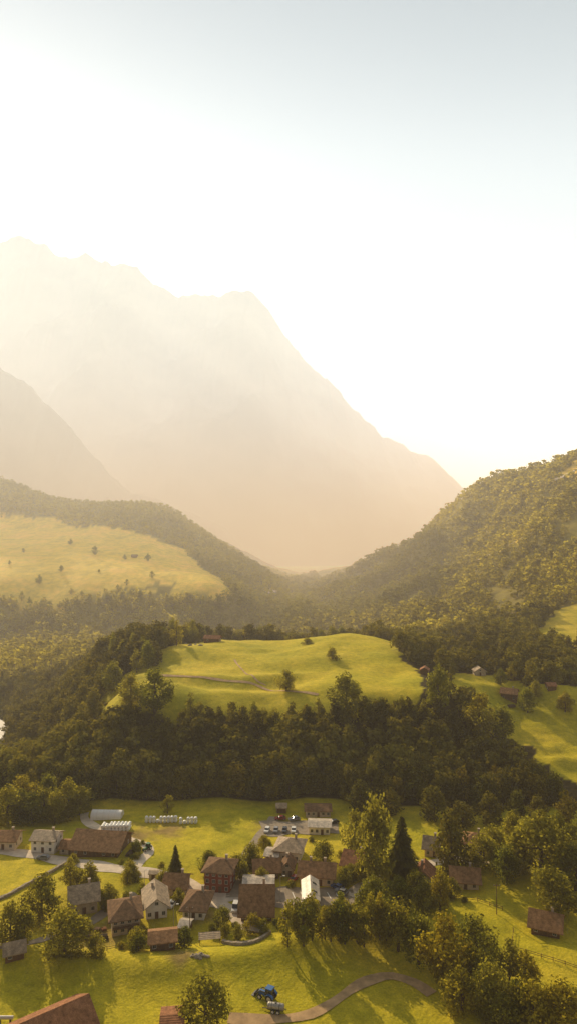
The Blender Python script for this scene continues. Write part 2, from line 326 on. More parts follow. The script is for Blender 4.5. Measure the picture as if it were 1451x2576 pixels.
def trunk_mesh(name,cen,r,top,seed,limbs=7):
    mb=MB(); rr=random.Random(seed); p=Vector((0,0,-.8)); q=Vector((rr.uniform(-.2,.2),rr.uniform(-.2,.2),top*.5)); e=Vector((rr.uniform(-.3,.3),rr.uniform(-.3,.3),top))
    mb.tube(p,q,r*1.2,r*.8,7); mb.tube(q,e,r*.8,r*.3,6)
    if cen is not None:
        for c in cen[:limbs]:
            t=rr.uniform(.35,.9); s=q.lerp(e,max(0,(t-.5)*2)) if t>.5 else p.lerp(q,t*2); c=Vector(c); m=s.lerp(c,.5)+Vector((0,0,-.2))
            mb.tube(s,m,r*.42,r*.26,5); mb.tube(m,c,r*.26,r*.08,5)
    return mb.mesh(name,smooth=True)
TREE={}
def reg(kind,c,trunk,width,m):
    me=mesh_np('crown',c[0],c[1],c[2]); me.materials.append(M[m]); trunk.materials.append(M['bark']); TREE.setdefault(kind,[]).append((trunk,me,width))
for s in range(5):
    c=crown_b(100+s,34,2900,3.7,.7,10,.265,(.25,.43)); reg('round',c,trunk_mesh('trunk',c[3],.3,7,s),7.2,'leaf')
for s in range(4):
    c=crown_b(120+s,26,1450,2.5,1.2,10,.24,(.24,.44)); reg('airy',c,trunk_mesh('trunk',c[3],.17,8.5,s+9,14),4.8,'leaf')
for s in range(4):
    c=crown_b(140+s,26,1600,3.3,.5,10,.34,(.3,.5)); reg('wood',c,trunk_mesh('trunk',c[3],.28,7,s+20),6.4,'leaf_wood')
for s in range(2):
    c=crown_c(160+s,3000,2.3,.9,.5); reg('conifer',c,trunk_mesh('trunk',None,.28,9.7,s),4.4,'needle')
for s in range(2):
    c=crown_b(180+s,14,900,4.5,.2,10,.5,(.4,.6)); reg('bush',c,trunk_mesh('trunk',c[3],.3,5,s),9,'leaf')
ntree=[0]
def plant(kind,x,y,h,w,label,group=None,name=None,cat='tree',z=None):
    tr,cr,pw=random.choice(TREE[kind]); o=empty(name or {'round':'broadleaf_tree','airy':'broadleaf_tree','wood':'broadleaf_tree','conifer':'conifer_tree','bush':'bush'}[kind],(x,y,(gz(x,y) if z is None else z)-.1),random.uniform(0,6.28))
    o.scale=(w/pw,w/pw,h/10.0); tag(o,label,cat,group)
    link('trunk',tr,None,o); link('crown',cr,None,o); ntree[0]+=1; return o
def plant_px(kind,ax,ay,hp,wp,label,group=None,**k):
    p=at(ax,ay); q=.9 if (ax>1000 and ay>2370) else 1.0
    return plant(kind,p.x,p.y,hp*q/F*p.y,wp*(.5+.5*q)/F*p.y,label,group,**k)
# ------------------------------------------------ woods as stuff
def lodset(n,leaf):
    L=[]
    for s in range(5):
        c=crown_b(300+s,9,n,3.4,.6,10,leaf,(.38,.6)); tm=MB(); tm.tube((0,0,-1),(0,0,5),.3,.18,4)
        f4=[q for q in tm.f if len(q)==4][:4]; v=np.concatenate([c[0],np.array(tm.v)]); f=np.concatenate([c[1],np.array(f4)+len(c[0])]); t=np.concatenate([c[2],np.zeros(len(tm.v))])
        L.append((v,f,t))
    c=crown_c(330,int(n*1.3),2.0,.8,leaf*1.6); L.append(c); return L
def wood(name,label,pts,hs,ws,lod,conif=.05,seed=0,mat='leaf_far'):
    rs=np.random.default_rng(seed); V=[];Fc=[];T=[];off=0; pick=np.where(rs.random(len(pts))<conif,5,rs.integers(0,5,len(pts)))
    for k in range(6):
        idx=np.where(pick==k)[0]
        if len(idx)==0: continue
        v,f,t=lod[k]; m=len(idx); a=rs.uniform(0,6.28,m); h=hs[idx]/10; w=ws[idx]/6.8
        x=v[:,0][None]*np.cos(a)[:,None]-v[:,1][None]*np.sin(a)[:,None]; y=v[:,0][None]*np.sin(a)[:,None]+v[:,1][None]*np.cos(a)[:,None]
        vv=np.stack([x*w[:,None]+pts[idx,0][:,None],y*w[:,None]+pts[idx,1][:,None],v[:,2][None]*h[:,None]+pts[idx,2][:,None]],-1).reshape(-1,3)
        ff=(f[None]+(np.arange(m)*len(v))[:,None,None]).reshape(-1,4)+off
        b=rs.uniform(-.18,.18,m)+fbm(pts[idx,0]/70,pts[idx,1]/90,77,3)*.9; tt=np.clip(t[None]*(.55 if k<5 else .25)+.22+b[:,None],0,1).ravel()
        V.append(vv);Fc.append(ff);T.append(tt); off+=len(vv)
    o=link(name,mesh_np(name,np.concatenate(V),np.concatenate(Fc),np.concatenate(T)),M[mat]); return tag(o,label,'wood',None,'stuff')
RIVER=[(-120,438),(-45,448),(-12,462),(2,480),(5,500),(-6,520),(-40,540)]
def river_d(x,Y):
    d=np.full(x.shape,1e9)
    for (a,b),(c,e) in zip(RIVER[:-1],RIVER[1:]):
        for t in np.linspace(0,1,12):
            yy=b+(e-b)*t; xx=((a+(c-a)*t)-CX)/F*yy; d=np.minimum(d,np.hypot(x-xx,Y-yy))
    return d
CLEAR=[]
def scatter(a0,a1,y0,y1,sp,seed,extra=None,thin=0):
    rs=np.random.default_rng(seed); u0=(a0-CX)/F;u1=(a1-CX)/F
    xs=np.arange(min(u0*y0,u0*y1),max(u1*y0,u1*y1),sp); ys=np.arange(y0,y1,sp*.9); X,Y=np.meshgrid(xs,ys)
    X=X+rs.uniform(-.48,.48,X.shape)*sp; Y=Y+rs.uniform(-.48,.48,X.shape)*sp; X=X.ravel();Y=Y.ravel()
    a=ax_of(X,Y); k=(a>a0)&(a<a1)&(Y>y0)&(Y<y1)&~meadow(X,Y)&(river_d(X,Y)>7)&~((a<20)&(a>-90)&(Y>410)&(Y<530))
    if thin: k&=(fbm(X/55,Y/80,91,3)+rs.uniform(-.12,.12,X.shape))>-thin
    if extra is not None: k&=extra(a,Y,X)
    for cx,cy,r in CLEAR: k&=np.hypot(X-cx,Y-cy)>r
    X=X[k];Y=Y[k]; return np.stack([X,Y,height(X,Y)-.3],1)
for ax,ay,r in ((1065,1700,11),(1207,1700,12),(1278,1762,14),(1387,1738,9)):
    p=at(ax,ay); CLEAR.append((p.x,p.y-4,r))
def var(n,lo,hi,seed): return np.random.default_rng(seed).uniform(lo,hi,n)
def hvar(n,lo,hi,seed):
    r=np.random.default_rng(seed).random(n); return lo+(hi-lo)*r**1.6
rightlim=lambda a,Y,X: a<1390-(Y-300)*3.6
front=scatter(-60,1420,293,352,5.2,1,rightlim); front=front[np.argsort(front[:,1])]
NI=110
for i in range(min(NI,len(front))):
    x,y,z=front[i]; h=random.uniform(10,16)
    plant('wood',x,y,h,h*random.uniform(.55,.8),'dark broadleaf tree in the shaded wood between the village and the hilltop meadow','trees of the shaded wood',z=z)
rest=front[NI:]; left=scatter(-350,420,354,600,7.2,2); fl=np.concatenate([rest,left])
hh=var(len(fl),10,17,4); aa=ax_of(fl[:,0],fl[:,1])
e=(fl[:,1]>334)&(fl[:,1]<357)&(aa>330); hh[e]=var(e.sum(),6,11.5,5)
e=(aa>205)&(aa<400)&(fl[:,1]>345)&(fl[:,1]<380); hh[e]*=.5
e=(aa<45)&(fl[:,1]>355)&(fl[:,1]<560); hh[e]*=.7
L1=lodset(420,.55); L2=lodset(66,.98); L3=lodset(42,1.3)
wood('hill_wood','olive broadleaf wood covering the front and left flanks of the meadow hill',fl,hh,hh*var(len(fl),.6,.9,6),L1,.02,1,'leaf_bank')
p=scatter(420,2000,432,620,7.2,3); p2=scatter(1100,1500,360,432,7,33); p=np.concatenate([p,p2]) if len(p2) else p; h=hvar(len(p),7,15,7)
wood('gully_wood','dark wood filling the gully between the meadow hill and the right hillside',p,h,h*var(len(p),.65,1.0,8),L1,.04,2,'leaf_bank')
p=scatter(-350,760,600,1010,7.2,5,lambda a,Y,X:(Y<880)|(a>540)); h=hvar(len(p),6,14,9)
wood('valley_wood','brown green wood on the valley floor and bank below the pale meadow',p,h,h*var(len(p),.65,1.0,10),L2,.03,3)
p=scatter(-350,800,1010,1750,9,6); h=hvar(len(p),6,14,11)
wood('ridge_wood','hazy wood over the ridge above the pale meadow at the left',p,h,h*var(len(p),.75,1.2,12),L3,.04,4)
p=scatter(730,1800,620,900,7.6,7,None,.35); h=hvar(len(p),5.5,15,13)
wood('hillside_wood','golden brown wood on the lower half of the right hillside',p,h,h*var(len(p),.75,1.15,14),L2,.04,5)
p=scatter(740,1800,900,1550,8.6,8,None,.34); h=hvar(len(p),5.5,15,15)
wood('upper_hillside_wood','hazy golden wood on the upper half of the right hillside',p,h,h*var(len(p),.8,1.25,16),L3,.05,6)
# ------------------------------------------------ roads / water
def catmull(pts,step=2.0):
    pts=[Vector(p) for p in pts]; q=[pts[0]*2-pts[1]]+pts+[pts[-1]*2-pts[-2]]; out=[]
    for i in range(1,len(q)-2):
        n=max(2,int((q[i+1]-q[i]).length/step))
        for k in range(n):
            t=k/n; out.append(.5*((2*q[i])+(q[i+1]-q[i-1])*t+(2*q[i-1]-5*q[i]+4*q[i+1]-q[i+2])*t*t+(3*q[i]-q[i-1]-3*q[i+1]+q[i+2])*t**3))
    out.append(q[-2]); return out
nroad=[0]
def strip(name,pts,width,m,off=.1,flat=False,xy=None):
    p=catmull([Vector((a.x,a.y)) for a in (xy or [at(*q) for q in pts])]); nroad[0]+=1; off=off+.006*nroad[0]; v=[];nx=max(2,int(width/1.2)); 
    for i,c in enumerate(p):
        d=(p[min(i+1,len(p)-1)]-p[max(i-1,0)]).normalized(); nrm=Vector((-d.y,d.x)); w=width*(1+.12*math.sin(i*.9)+.1*math.sin(i*.37+1))
        for k in range(nx+1):
            q=c+nrm*w*(k/nx-.5); v.append((q.x,q.y,gz(q.x,q.y)+off))
    if flat:
        for i in range(len(p)):
            z=min(v[i*(nx+1)+k][2] for k in range(nx+1))+1.0
            for k in range(nx+1): j=i*(nx+1)+k; v[j]=(v[j][0],v[j][1],z)
    n=nx+1; f=[(i*n+k,i*n+k+1,(i+1)*n+k+1,(i+1)*n+k) for i in range(len(p)-1) for k in range(nx)]
    return tag(link(name,mesh_np(name,v,f,None,True),m),kind='structure')
strip('road',[(-60,2135),(0,2140),(70,2148),(150,2164),(250,2179),(330,2190),(400,2201),(455,2218),(520,2250),(560,2258),(640,2250),(720,2252)],6.0,M['lane'])
strip('farm_track',[(330,2190),(352,2165),(374,2148),(372,2130),(345,2117),(300,2102),(240,2080),(215,2062),(213,2046)],4.0,M['lane'])
strip('lane',[(525,2272),(555,2276),(580,2292),(598,2318),(625,2334),(665,2340)],4.0,M['lane'])
strip('lane',[(585,2258),(593,2228),(600,2190),(625,2145),(650,2110),(675,2080),(690,2055)],3.8,M['asphalt'])
strip('square',[(690,2258),(760,2258),(890,2258)],11,M['asphalt'])
strip('lane',[(880,2255),(930,2215),(990,2190),(1070,2175),(1150,2160),(1230,2170)],4.0,M['lane'])
strip('car_park',[(660,2085),(740,2082),(850,2080)],13,M['asphalt'])
strip('lane',[(-40,2380),(60,2375),(150,2345),(230,2320),(300,2270),(345,2250)],3.4,M['asphalt'])
strip('dirt_track',[(575,2562),(620,2566),(700,2564),(780,2552),(840,2520),(890,2485),(940,2463),(985,2456),(1040,2472),(1085,2502)],3.0,M['dirt'])
strip('footpath',[(400,1700),(470,1702),(560,1712),(640,1722),(720,1738),(800,1748)],2.0,M['dirt'],.15)
strip('footpath',[(590,1660),(605,1680),(640,1705),(670,1725)],1.0,M['dirt'],.15)
strip('hill_road',None,6,M['lane'],.3,False,[Vector(((a-CX)/F*y,y,0)) for a,y in ((1195,915),(1250,889),(1310,878))])
strip('hill_road',None,6,M['lane'],.3,False,[Vector(((a-CX)/F*y,y,0)) for a,y in ((1380,994),(1430,983),(1475,973))])
strip('valley_road',[(670,1490),(700,1484),(740,1482)],9,M['lane'])
def water():
    m,nt,out=new_mat('water'); b=N(nt,'ShaderNodeBsdfPrincipled'); b.inputs['Base Color'].default_value=(.16,.13,.09,1); b.inputs['Roughness'].default_value=.55; b.inputs['Specular IOR Level'].default_value=.3
    bp=N(nt,'ShaderNodeBump'); bp.inputs['Strength'].default_value=.5; nt.links.new(noise(nt,.6,4),bp.inputs['Height']); nt.links.new(bp.outputs[0],b.inputs['Normal']); nt.links.new(b.outputs[0],out.inputs[0]); return m
strip('river',None,9,water(),0.0,True,[Vector(((a-CX)/F*y,y,0)) for a,y in RIVER])
for a,b in (((735,2246),(742,2262)),((756,2246),(764,2262)),((822,2246),(832,2262)),((843,2246),(853,2262)),((720,2268),(800,2270))):
    strip('road_marking',[a,b],.25,M['mark'],.1)
# ------------------------------------------------ houses
WM={}
def win_meshes(w,h):
    k=(w,h)
    if k not in WM:
        a=MB(); t=.07
        a.box(-w/2-t,-w/2,-.06,.02,-t,h+t).box(w/2,w/2+t,-.06,.02,-t,h+t).box(-w/2,w/2,-.06,.02,h,h+t).box(-w/2,w/2,-.09,.02,-t,0).box(-.025,.025,-.05,.02,0,h)
        b=MB(); b.box(-w/2,w/2,-.02,.02,0,h); s=MB(); s.box(-.28,.28,-.05,.02,-.05,h+.05)
        fm=a.mesh('window'); bm_=b.mesh('pane'); sm=s.mesh('shutter'); fm.materials.append(M['frame']); bm_.materials.append(M['glass']); sm.materials.append(M['wood_paint']); WM[k]=(fm,bm_,sm)
    return WM[k]
def add_window(root,x,y,z,r,w=.9,h=1.1,shut=False):
    fm,pm,sm=win_meshes(w,h); o=link('window',fm,None,root,(x,y,z),r); link('pane',pm,None,o)
    if shut:
        for s in (-1,1): link('shutter',sm,None,o,(s*(w/2+.42),0,0))
FOOT=[]
def house(label,ax,ay,wpx,dep,h,rise,wall,roof,ridge='x',rot=0,hip=False,cols=3,floors=2,chim=1,balcony=False,name='house',oh=1.05,shut=False,door=True,sidecols=2,cat='house',skylights=0,pos=None,W=None):
    r=math.radians(rot); rise*=.8
    if pos is None:
        D=dep*.84; p=at(ax,ay); W=max(2.4,(wpx*.98/F*p.y-D*abs(math.sin(r))*.5)-oh*2); c=Vector((p.x-math.sin(r)*D/2,p.y+math.cos(r)*D/2)); z=p.z; h=h*.87
    else: c=Vector(pos); z=gz(*pos); D=dep
    root=empty(name,(c.x,c.y,z),r); tag(root,label,cat); FOOT.append((c.x,c.y,max(W,D)*.62))
    L,S=(W,D) if ridge=='x' else (D,W); q=ridge!='x'; sl=rise/(S/2)
    mb=MB()
    if hip: mb.box(-L/2,L/2,-S/2,S/2,-2.5,h)
    else: mb.prism([(-S/2,-2.5),(S/2,-2.5),(S/2,h),(0,h+rise),(-S/2,h)],-L/2,L/2)
    mb.build('wall',M[wall],root,rot90=q)
    t=.24; rb=MB(); a=S/2+oh; ze=h-oh*sl
    if hip:
        b=L/2+oh; rr=max(.15,(L-S)/2+.2); ze=h-.12
        rb.add([(-b,-a,ze),(b,-a,ze),(b,a,ze),(-b,a,ze),(-b,-a,ze+t),(b,-a,ze+t),(b,a,ze+t),(-b,a,ze+t),(-rr,0,h+rise),(rr,0,h+rise)],
         [(3,2,1,0),(0,1,5,4),(1,2,6,5),(2,3,7,6),(3,0,4,7),(4,5,9,8),(5,6,9),(6,7,8,9),(7,4,8)])
    else: rb.prism([(-a,ze+.012),(-a,ze+t),(0,h+rise+t),(a,ze+t),(a,ze+.012),(0,h+rise+.012)],-(L/2+oh),L/2+oh)
    ro=rb.build('roof',M[roof],root,rot90=q)
    for k in range(chim):
        cx,cy=(L*.22*(1 if k==0 else -1),S*.14); z0=h+rise-abs(cy)*sl-.4; cb=MB(); cb.box(cx-.35,cx+.35,cy-.35,cy+.35,z0,h+rise+.9).box(cx-.45,cx+.45,cy-.45,cy+.45,h+rise+.9,h+rise+1.02)
        cb.build('chimney',M['grey'],ro,rot90=q)
    for k in range(skylights):
        sy=-S*.25 ; x=(-.2+.4*k)*L; z=h+rise-abs(sy)*sl+t
        n=Vector((0,-sl,1)).normalized(); e=Vector((0,-1,-sl)).normalized(); cc=Vector((x,sy,z))+n*.03; sb=MB(); sb.bar(cc-e*.7,cc+e*.7,.9,.08); sb.build('skylight',M['glass'],ro,rot90=q)
    for f in range(floors):
        z=.85+f*(2.15 if floors==3 else 2.25)
        if z+1.1>h+.15: break
        dcol=cols//2 if (door and f==0) else -1
        for k in range(cols):
            x=W*((k+.5)/cols-.5)
            if k==dcol:
                db=MB(); db.box(-.5,.5,-.07,.02,0,2.0); do=db.build('door',M['wood_paint'],root,(x,-D/2,.05)); hb=MB(); hb.box(.3,.42,-.14,-.075,1.0,1.05); hb.build('handle',M['dsteel'],do)
            else: add_window(root,x,-D/2-.003,z,0,shut=shut)
        for k in range(sidecols):
            y=D*((k+.5)/sidecols-.5); add_window(root,-W/2-.003,y,z,-math.pi/2); add_window(root,W/2+.003,y,z,math.pi/2)
    if q and not hip and rise>1.6: add_window(root,0,-D/2-.003,h+.1,0,.9,.9)
    if balcony:
        z=2.4; bb=MB(); bb.box(-W*.48,W*.48,-D/2-1.2,-D/2-.004,z-.15,z); 
        bb.box(-W*.48,W*.48,-D/2-1.2,-D/2-1.12,z+.85,z+.95)
        n=int(W/.4)
        for k in range(n+1): x=-W*.47+W*.94*k/n; bb.box(x-.06,x+.06,-D/2-1.18,-D/2-1.14,z+.002,z+.848)
        bb.build('balcony',M['timber'],root)
    return root
H=house
H('white house with a grey roof cut off by the left picture edge beside the road',8,2138,75,9,4.0,2.0,'cream','r_brown',cols=3)
H('white two storey house with a pale grey roof left of the big brown barn',108,2146,74,9,5.2,2.0,'white','r_slate',rot=-6,cols=3,oh=.7)
H('large dark timber barn with a wide brown roof beside the farm track',238,2156,148,16,3.2,4.4,'timber','r_brown',rot=-8,cols=5,floors=1,chim=0,name='barn',cat='barn')
H('low lean to shed with a dusty roof at the left end of the big barn',168,2150,44,8,2.6,1.4,'grey','r_brown',cols=2,floors=1,chim=0,name='shed',cat='shed',oh=.6)
H('grey house with a pale slate roof standing alone in the left meadow',213,2300,94,10,4.8,3.2,'grey','r_slate',rot=18,cols=3)
H('tiny roadside shed with a flat grey roof near the pointed fir',386,2214,26,3,2.2,.5,'grey','r_slate',cols=1,floors=1,chim=0,name='shed',cat='shed',sidecols=0,oh=.3)
H('house with a brown roof and shaded front between the fir and the red house',440,2255,72,9,3.6,2.6,'grey','r_brown',rot=-4,cols=3)
H('tall three storey red house with white framed windows and a dark hipped roof',546,2246,88,10,7.4,2.8,'red','r_dark',rot=-9,hip=True,cols=4,floors=3,name='house',oh=1.0)
H('white house with its gable turned to the field and a grey roof',395,2311,82,12,4.4,2.8,'white','r_slate','y',rot=14,cols=3)
H('house with a dark hipped roof and white walls right of the white gabled house',487,2314,78,12,3.2,3.8,'white','r_dark',rot=-6,hip=True,cols=3)
H('chalet with a dark hipped roof and long wooden balcony beside the building site',318,2350,102,12,5.0,3.4,'cream','r_dark',rot=16,hip=True,cols=4,balcony=True)
H('low shed with a brown roof and dark timber front below the balcony chalet',410,2392,82,7,2.8,1.4,'timber','r_brown',rot=10,cols=3,floors=1,chim=0,name='shed',cat='shed',oh=.7)
H('small shed with a pale metal roof behind the low brown shed',462,2352,36,5,2.4,.9,'timber','r_metal',rot=-10,cols=1,floors=1,chim=0,name='shed',cat='shed',sidecols=0,oh=.5)
H('big farmhouse with a broad brown roof sloping down to the lane in the village centre',645,2318,96,15,2.8,6.2,'timber','r_brown',rot=0,cols=5,floors=1,chim=1,shut=False)
H('long low building with a flat pale grey roof behind the broad brown roof',650,2246,84,6,3.2,.6,'grey','r_metal',cols=4,floors=1,chim=0,name='outbuilding',cat='building',oh=.6)
H('narrow pale building with a metal roof and two skylights beside the square',782,2296,48,14,4.0,1.8,'cream','r_metal','y',cols=2,floors=1,chim=0,oh=.3,skylights=2)
H('small shed with a grey pitched roof below the narrow pale building',731,2326,44,5,2.4,1.3,'timber','r_slate',cols=2,floors=1,chim=0,name='shed',cat='shed',sidecols=0,oh=.4)
H('white villa with a grey hipped roof behind the red house',722,2168,86,11,4.2,3.2,'white','r_slate',rot=-12,hip=True,cols=4)
H('flat roofed white annex at the left side of the villa',682,2172,46,7,2.8,1.0,'white','r_metal',rot=-12,cols=2,floors=1,chim=0,name='annex',cat='building',oh=.6)
H('cream house with a two part brown roof left of the square',795,2228,106,10,3.8,2.8,'cream','r_brown',rot=-8,cols=4,chim=2)
H('house with a shaded brown roof between the red house and the cream house',672,2212,78,9,3.2,2.6,'timber','r_brown',rot=6,cols=3)
H('small house with a hipped brown roof at the end of the shaded lane',722,2206,42,7,3.6,2.2,'grey','r_dark','y',rot=-8,cols=2,oh=.7)
H('house with a reddish brown roof left of the tallest tree',885,2200,82,11,3.6,3.2,'cream','r_rust',rot=-22,cols=3)
H('white building with a flat pale roof at the car park by the wood',803,2100,64,8,3.4,.9,'white','r_metal',rot=-4,cols=4,floors=1,chim=0,name='building',cat='building',oh=.7)
H('long dark roofed hall in the shade at the back of the car park',800,2056,72,8,3.0,1.2,'grey','r_dark',cols=5,floors=1,chim=0,name='building',cat='building',oh=.7)
H('small hut in the wood shade at the left back of the car park',708,2046,30,5,2.6,1.2,'timber','r_slate',cols=1,floors=1,chim=0,name='hut',cat='hut',oh=.5)
H('small steep grey roofed house left of the broad dark tree by the lane',1083,2156,56,8,3.8,3.0,'cream','r_slate',rot=-18,cols=2)
H('house with a brown hipped roof right of the broad dark tree by the lane',1192,2149,76,10,4.0,3.0,'white','r_brown',rot=-14,hip=True,cols=3)
H('half hidden house with a rusty roof behind the garden trees right of centre',1066,2236,68,9,3.8,2.8,'cream','r_rust','y',rot=-12,cols=2)
H('low house with a wide brown roof at the right end of the village',1170,2238,88,10,3.2,2.8,'cream','r_brown',rot=-10,cols=3,floors=1)
H('lone barn house with a brown roof on the right meadow by the fence',1370,2356,102,9,3.0,3.0,'timber','r_brown',rot=-24,cols=3,floors=1,chim=1)
H('small hut with a grey plank roof at the lower left edge',38,2418,68,6,2.6,1.8,'timber','r_slate',rot=22,cols=2,floors=1,chim=0,name='hut',cat='hut',oh=.7)
H('large rust red barn roof rising into the lower left corner',0,0,0,19,4.2,4.5,'timber','r_rust','y',rot=-52,cols=3,floors=1,chim=0,name='barn',cat='barn',pos=(-54.5,157.5),W=13)
H('low shed with a pale red roof at the bottom edge left of the round tree',432,2626,70,9,3.2,1.2,'timber','r_rust',rot=6,cols=2,floors=1,chim=0,name='shed',cat='shed',oh=.7)
H('small hut with a reddish roof on the crest of the meadow hill',532,1616,46,7,3.2,2.0,'timber','r_rust',rot=-10,cols=2,floors=1,chim=0,name='hut',cat='hut',oh=.6)
H('dark timber chalet on the slope right of the meadow hill',1278,1762,52,8,4.6,2.6,'timber','r_brown',rot=-25,cols=3,floors=1,balcony=True,oh=.7)
H('little red roofed hut at the right foot of the meadow hill',1066,1698,28,6,3.2,1.8,'timber','r_rust','y',rot=-15,cols=1,floors=1,chim=0,name='hut',cat='hut',oh=.5)
H('grey gabled hut among the trees right of the meadow hill',1207,1700,32,7,3.0,2.6,'grey','r_slate','y',cols=1,floors=1,chim=0,name='hut',cat='hut',oh=.5)
H('tiny timber cabin at the wood edge near the right picture edge',1388,1738,26,6,3.2,1.6,'timber','r_rust',cols=1,floors=1,chim=0,name='hut',cat='hut',oh=.5)
H('tiny dark hut on the pale sloping meadow across the valley',338,1403,16,7,3.0,2.4,'timber','r_dark',cols=1,floors=1,chim=0,name='hut',cat='hut',oh=.5)
# ------------------------------------------------ trees by hand
for k,ax,ay,h,w,l in [
('round',105,2318,118,95,'dark round tree left of the grey slate roofed house'),
('round',165,2402,118,112,'largest dense round tree at the lower left with a hedge at its foot'),
('round',28,2375,105,75,'loose tree at the left edge above the small plank roofed hut'),
('round',64,2372,95,62,'rounded tree between the left edge and the large dense tree'),
('airy',178,2247,88,52,'thin half bare tree at the end of the stone wall'),
('airy',229,2236,70,46,'thin tree right of the one at the stone wall end'),
('round',266,2288,46,32,'small tree at the right corner of the grey slate roofed house'),
('round',242,2402,58,42,'small tree right of the large dense round tree'),
('conifer',442,2206,82,40,'lone dark pointed fir beside the road in the meadow'),
('round',410,2234,46,34,'small tree beside the tiny roadside shed'),
('round',517,2592,138,116,'round tree at the bottom edge of the picture left of the tractor'),
('round',632,2180,62,50,'dark round tree left of the white villa'),
('round',611,2214,50,32,'narrow tree right of the red house'),
('round',657,2224,44,34,'small bright tree in front of the shaded brown roof'),
('round',812,2166,52,54,'bright low tree right of the white villa'),
('round',942,2234,235,104,'tallest leafy tree in the village'),
('conifer',1010,2216,165,92,'tall conifer right of the tallest leafy tree'),
('wood',1133,2196,155,80,'broad dark tree by the lane at the right'),
('round',893,2152,112,64,'slim tree left of the tallest leafy tree'),
('round',1240,2152,75,66,'tree between the hipped brown roof and the big right hand tree'),
('round',1360,2210,165,155,'biggest broad tree at the right side of the village'),
('round',1272,2222,95,66,'tree in front of the biggest broad tree at the right'),
('round',1385,2295,112,125,'wide tree below the biggest broad tree at the right'),
('round',1446,2240,120,90,'tree cut by the right picture edge beside the biggest broad tree'),
('round',1320,2140,80,70,'tree behind the biggest broad tree at the right'),
('round',940,2310,105,86,'bushy tree above the thin grove in the centre right'),
('round',1000,2290,86,70,'round tree right of the bushy tree above the grove'),
('round',1068,2300,88,58,'broad tree between the rusty roof and the field'),
('round',1105,2290,100,58,'tall tree left of the low house with the wide brown roof'),
('round',1000,2392,125,92,'leafy tree at the right end of the thin grove'),
('round',1052,2425,145,96,'tall tree at the left end of the dark foreground clump'),
('round',1115,2470,185,135,'tallest tree of the dark foreground clump at the lower right'),
('round',1195,2450,160,120,'broad tree in the middle of the dark foreground clump'),
('round',1160,2545,120,100,'low tree at the front left of the foreground clump'),
('round',1232,2555,150,112,'tree at the front of the foreground clump'),
('airy',1280,2470,120,72,'slim tree rising from the middle of the foreground clump'),
('airy',1318,2500,120,80,'thin tree right of the slim one in the foreground clump'),
('round',1340,2590,130,120,'tree near the bottom edge right of the foreground clump'),
('round',1410,2600,145,135,'tree in the lower right corner'),
('round',534,2348,26,28,'small clipped garden tree beside the central lane'),
('airy',565,2358,38,28,'thin garden tree right of the clipped one'),
('round',600,2366,42,32,'garden tree left of the slanted panel shelter'),
('airy',422,2046,46,32,'slim tree in front of the shaded wood beside the bale rows'),
('round',720,1738,52,50,'lone round tree in the dip of the hilltop meadow'),
('bush',836,1658,30,36,'dark bush casting a shadow on the hilltop meadow'),
('bush',772,1620,16,30,'low dark bush near the crest of the hilltop meadow'),
('round',870,1800,105,84,'large tree at the front edge of the hilltop meadow'),
('round',1100,1780,105,66,'tall tree at the right front corner of the hilltop meadow'),
('round',390,1790,105,90,'large tree at the left front corner of the hilltop meadow'),
('round',330,1776,80,60,'rounded tree on the left lower slope of the hilltop meadow'),
('round',285,1740,75,56,'rounded tree at the far left end of the hilltop meadow'),
('round',1258,1722,40,30,'small tree left of the dark timber chalet'),
('airy',1284,1712,34,26,'small tree behind the dark timber chalet'),
('round',1326,1792,62,46,'tree on the slope right of the dark timber chalet'),
('round',1346,1752,42,32,'small tree uphill right of the dark timber chalet'),
('round',1420,1790,50,40,'tree standing alone on the right hand slope near the picture edge'),
('round',1262,1870,95,60,'tall tree at the upper right corner of the shaded wood'),
('round',1205,1860,115,90,'tree at the right edge of the shaded wood below the slope')]:
    plant_px(k,ax,ay,h,w,l)
for ax in (728,748,768,790,812,834,852,872,892,912,930,955,975):
    plant_px('airy',ax+random.uniform(-6,6),2368+random.uniform(-14,14),random.uniform(80,130),random.uniform(46,62),'slender tree of the thin grove at the right of the village lane','slender trees of the grove')
for ax in (855,960): plant_px('round',ax+random.uniform(-6,6),2345+random.uniform(-18,22),random.uniform(70,105),random.uniform(60,80),'leafy tree filling the back of the grove right of the village lane','leafy trees behind the grove')
for ax,ay in ((20,2072),(48,2060),(80,2070),(112,2062),(140,2070),(172,2060),(198,2050),(60,2040),(120,2036)):
    plant_px('round',ax,ay,random.uniform(65,100),random.uniform(60,85),'leafy tree in the belt behind the houses at the left','trees behind the left houses')
for ax,ay in ((1215,2490),(1300,2560),(1380,2560),(1440,2560),(1265,2590)):
    plant_px('round',ax,ay,random.uniform(80,115),random.uniform(70,95),'olive tree packed into the foreground clump at the lower right','trees packed in the foreground clump')
for ax,ay in ((1300,2190),(1420,2200),(1255,2200),(1290,2120),(1400,2130),(1440,2150),(1215,2180),(1045,2260)):
    plant_px('round',ax,ay,random.uniform(55,90),random.uniform(55,78),'olive tree between the gardens on the right side of the village','trees of the right hand gardens')
for ax,ay in ((1160,2080),(1230,2070),(1300,2070),(1350,2060),(1420,2070),(1090,2060),(980,2050),(905,2040),(1200,2040)):
    plant_px('wood',ax,ay,random.uniform(55,85),random.uniform(50,75),'dark tree at the foot of the shaded wood behind the right hand houses','trees at the foot of the wood')
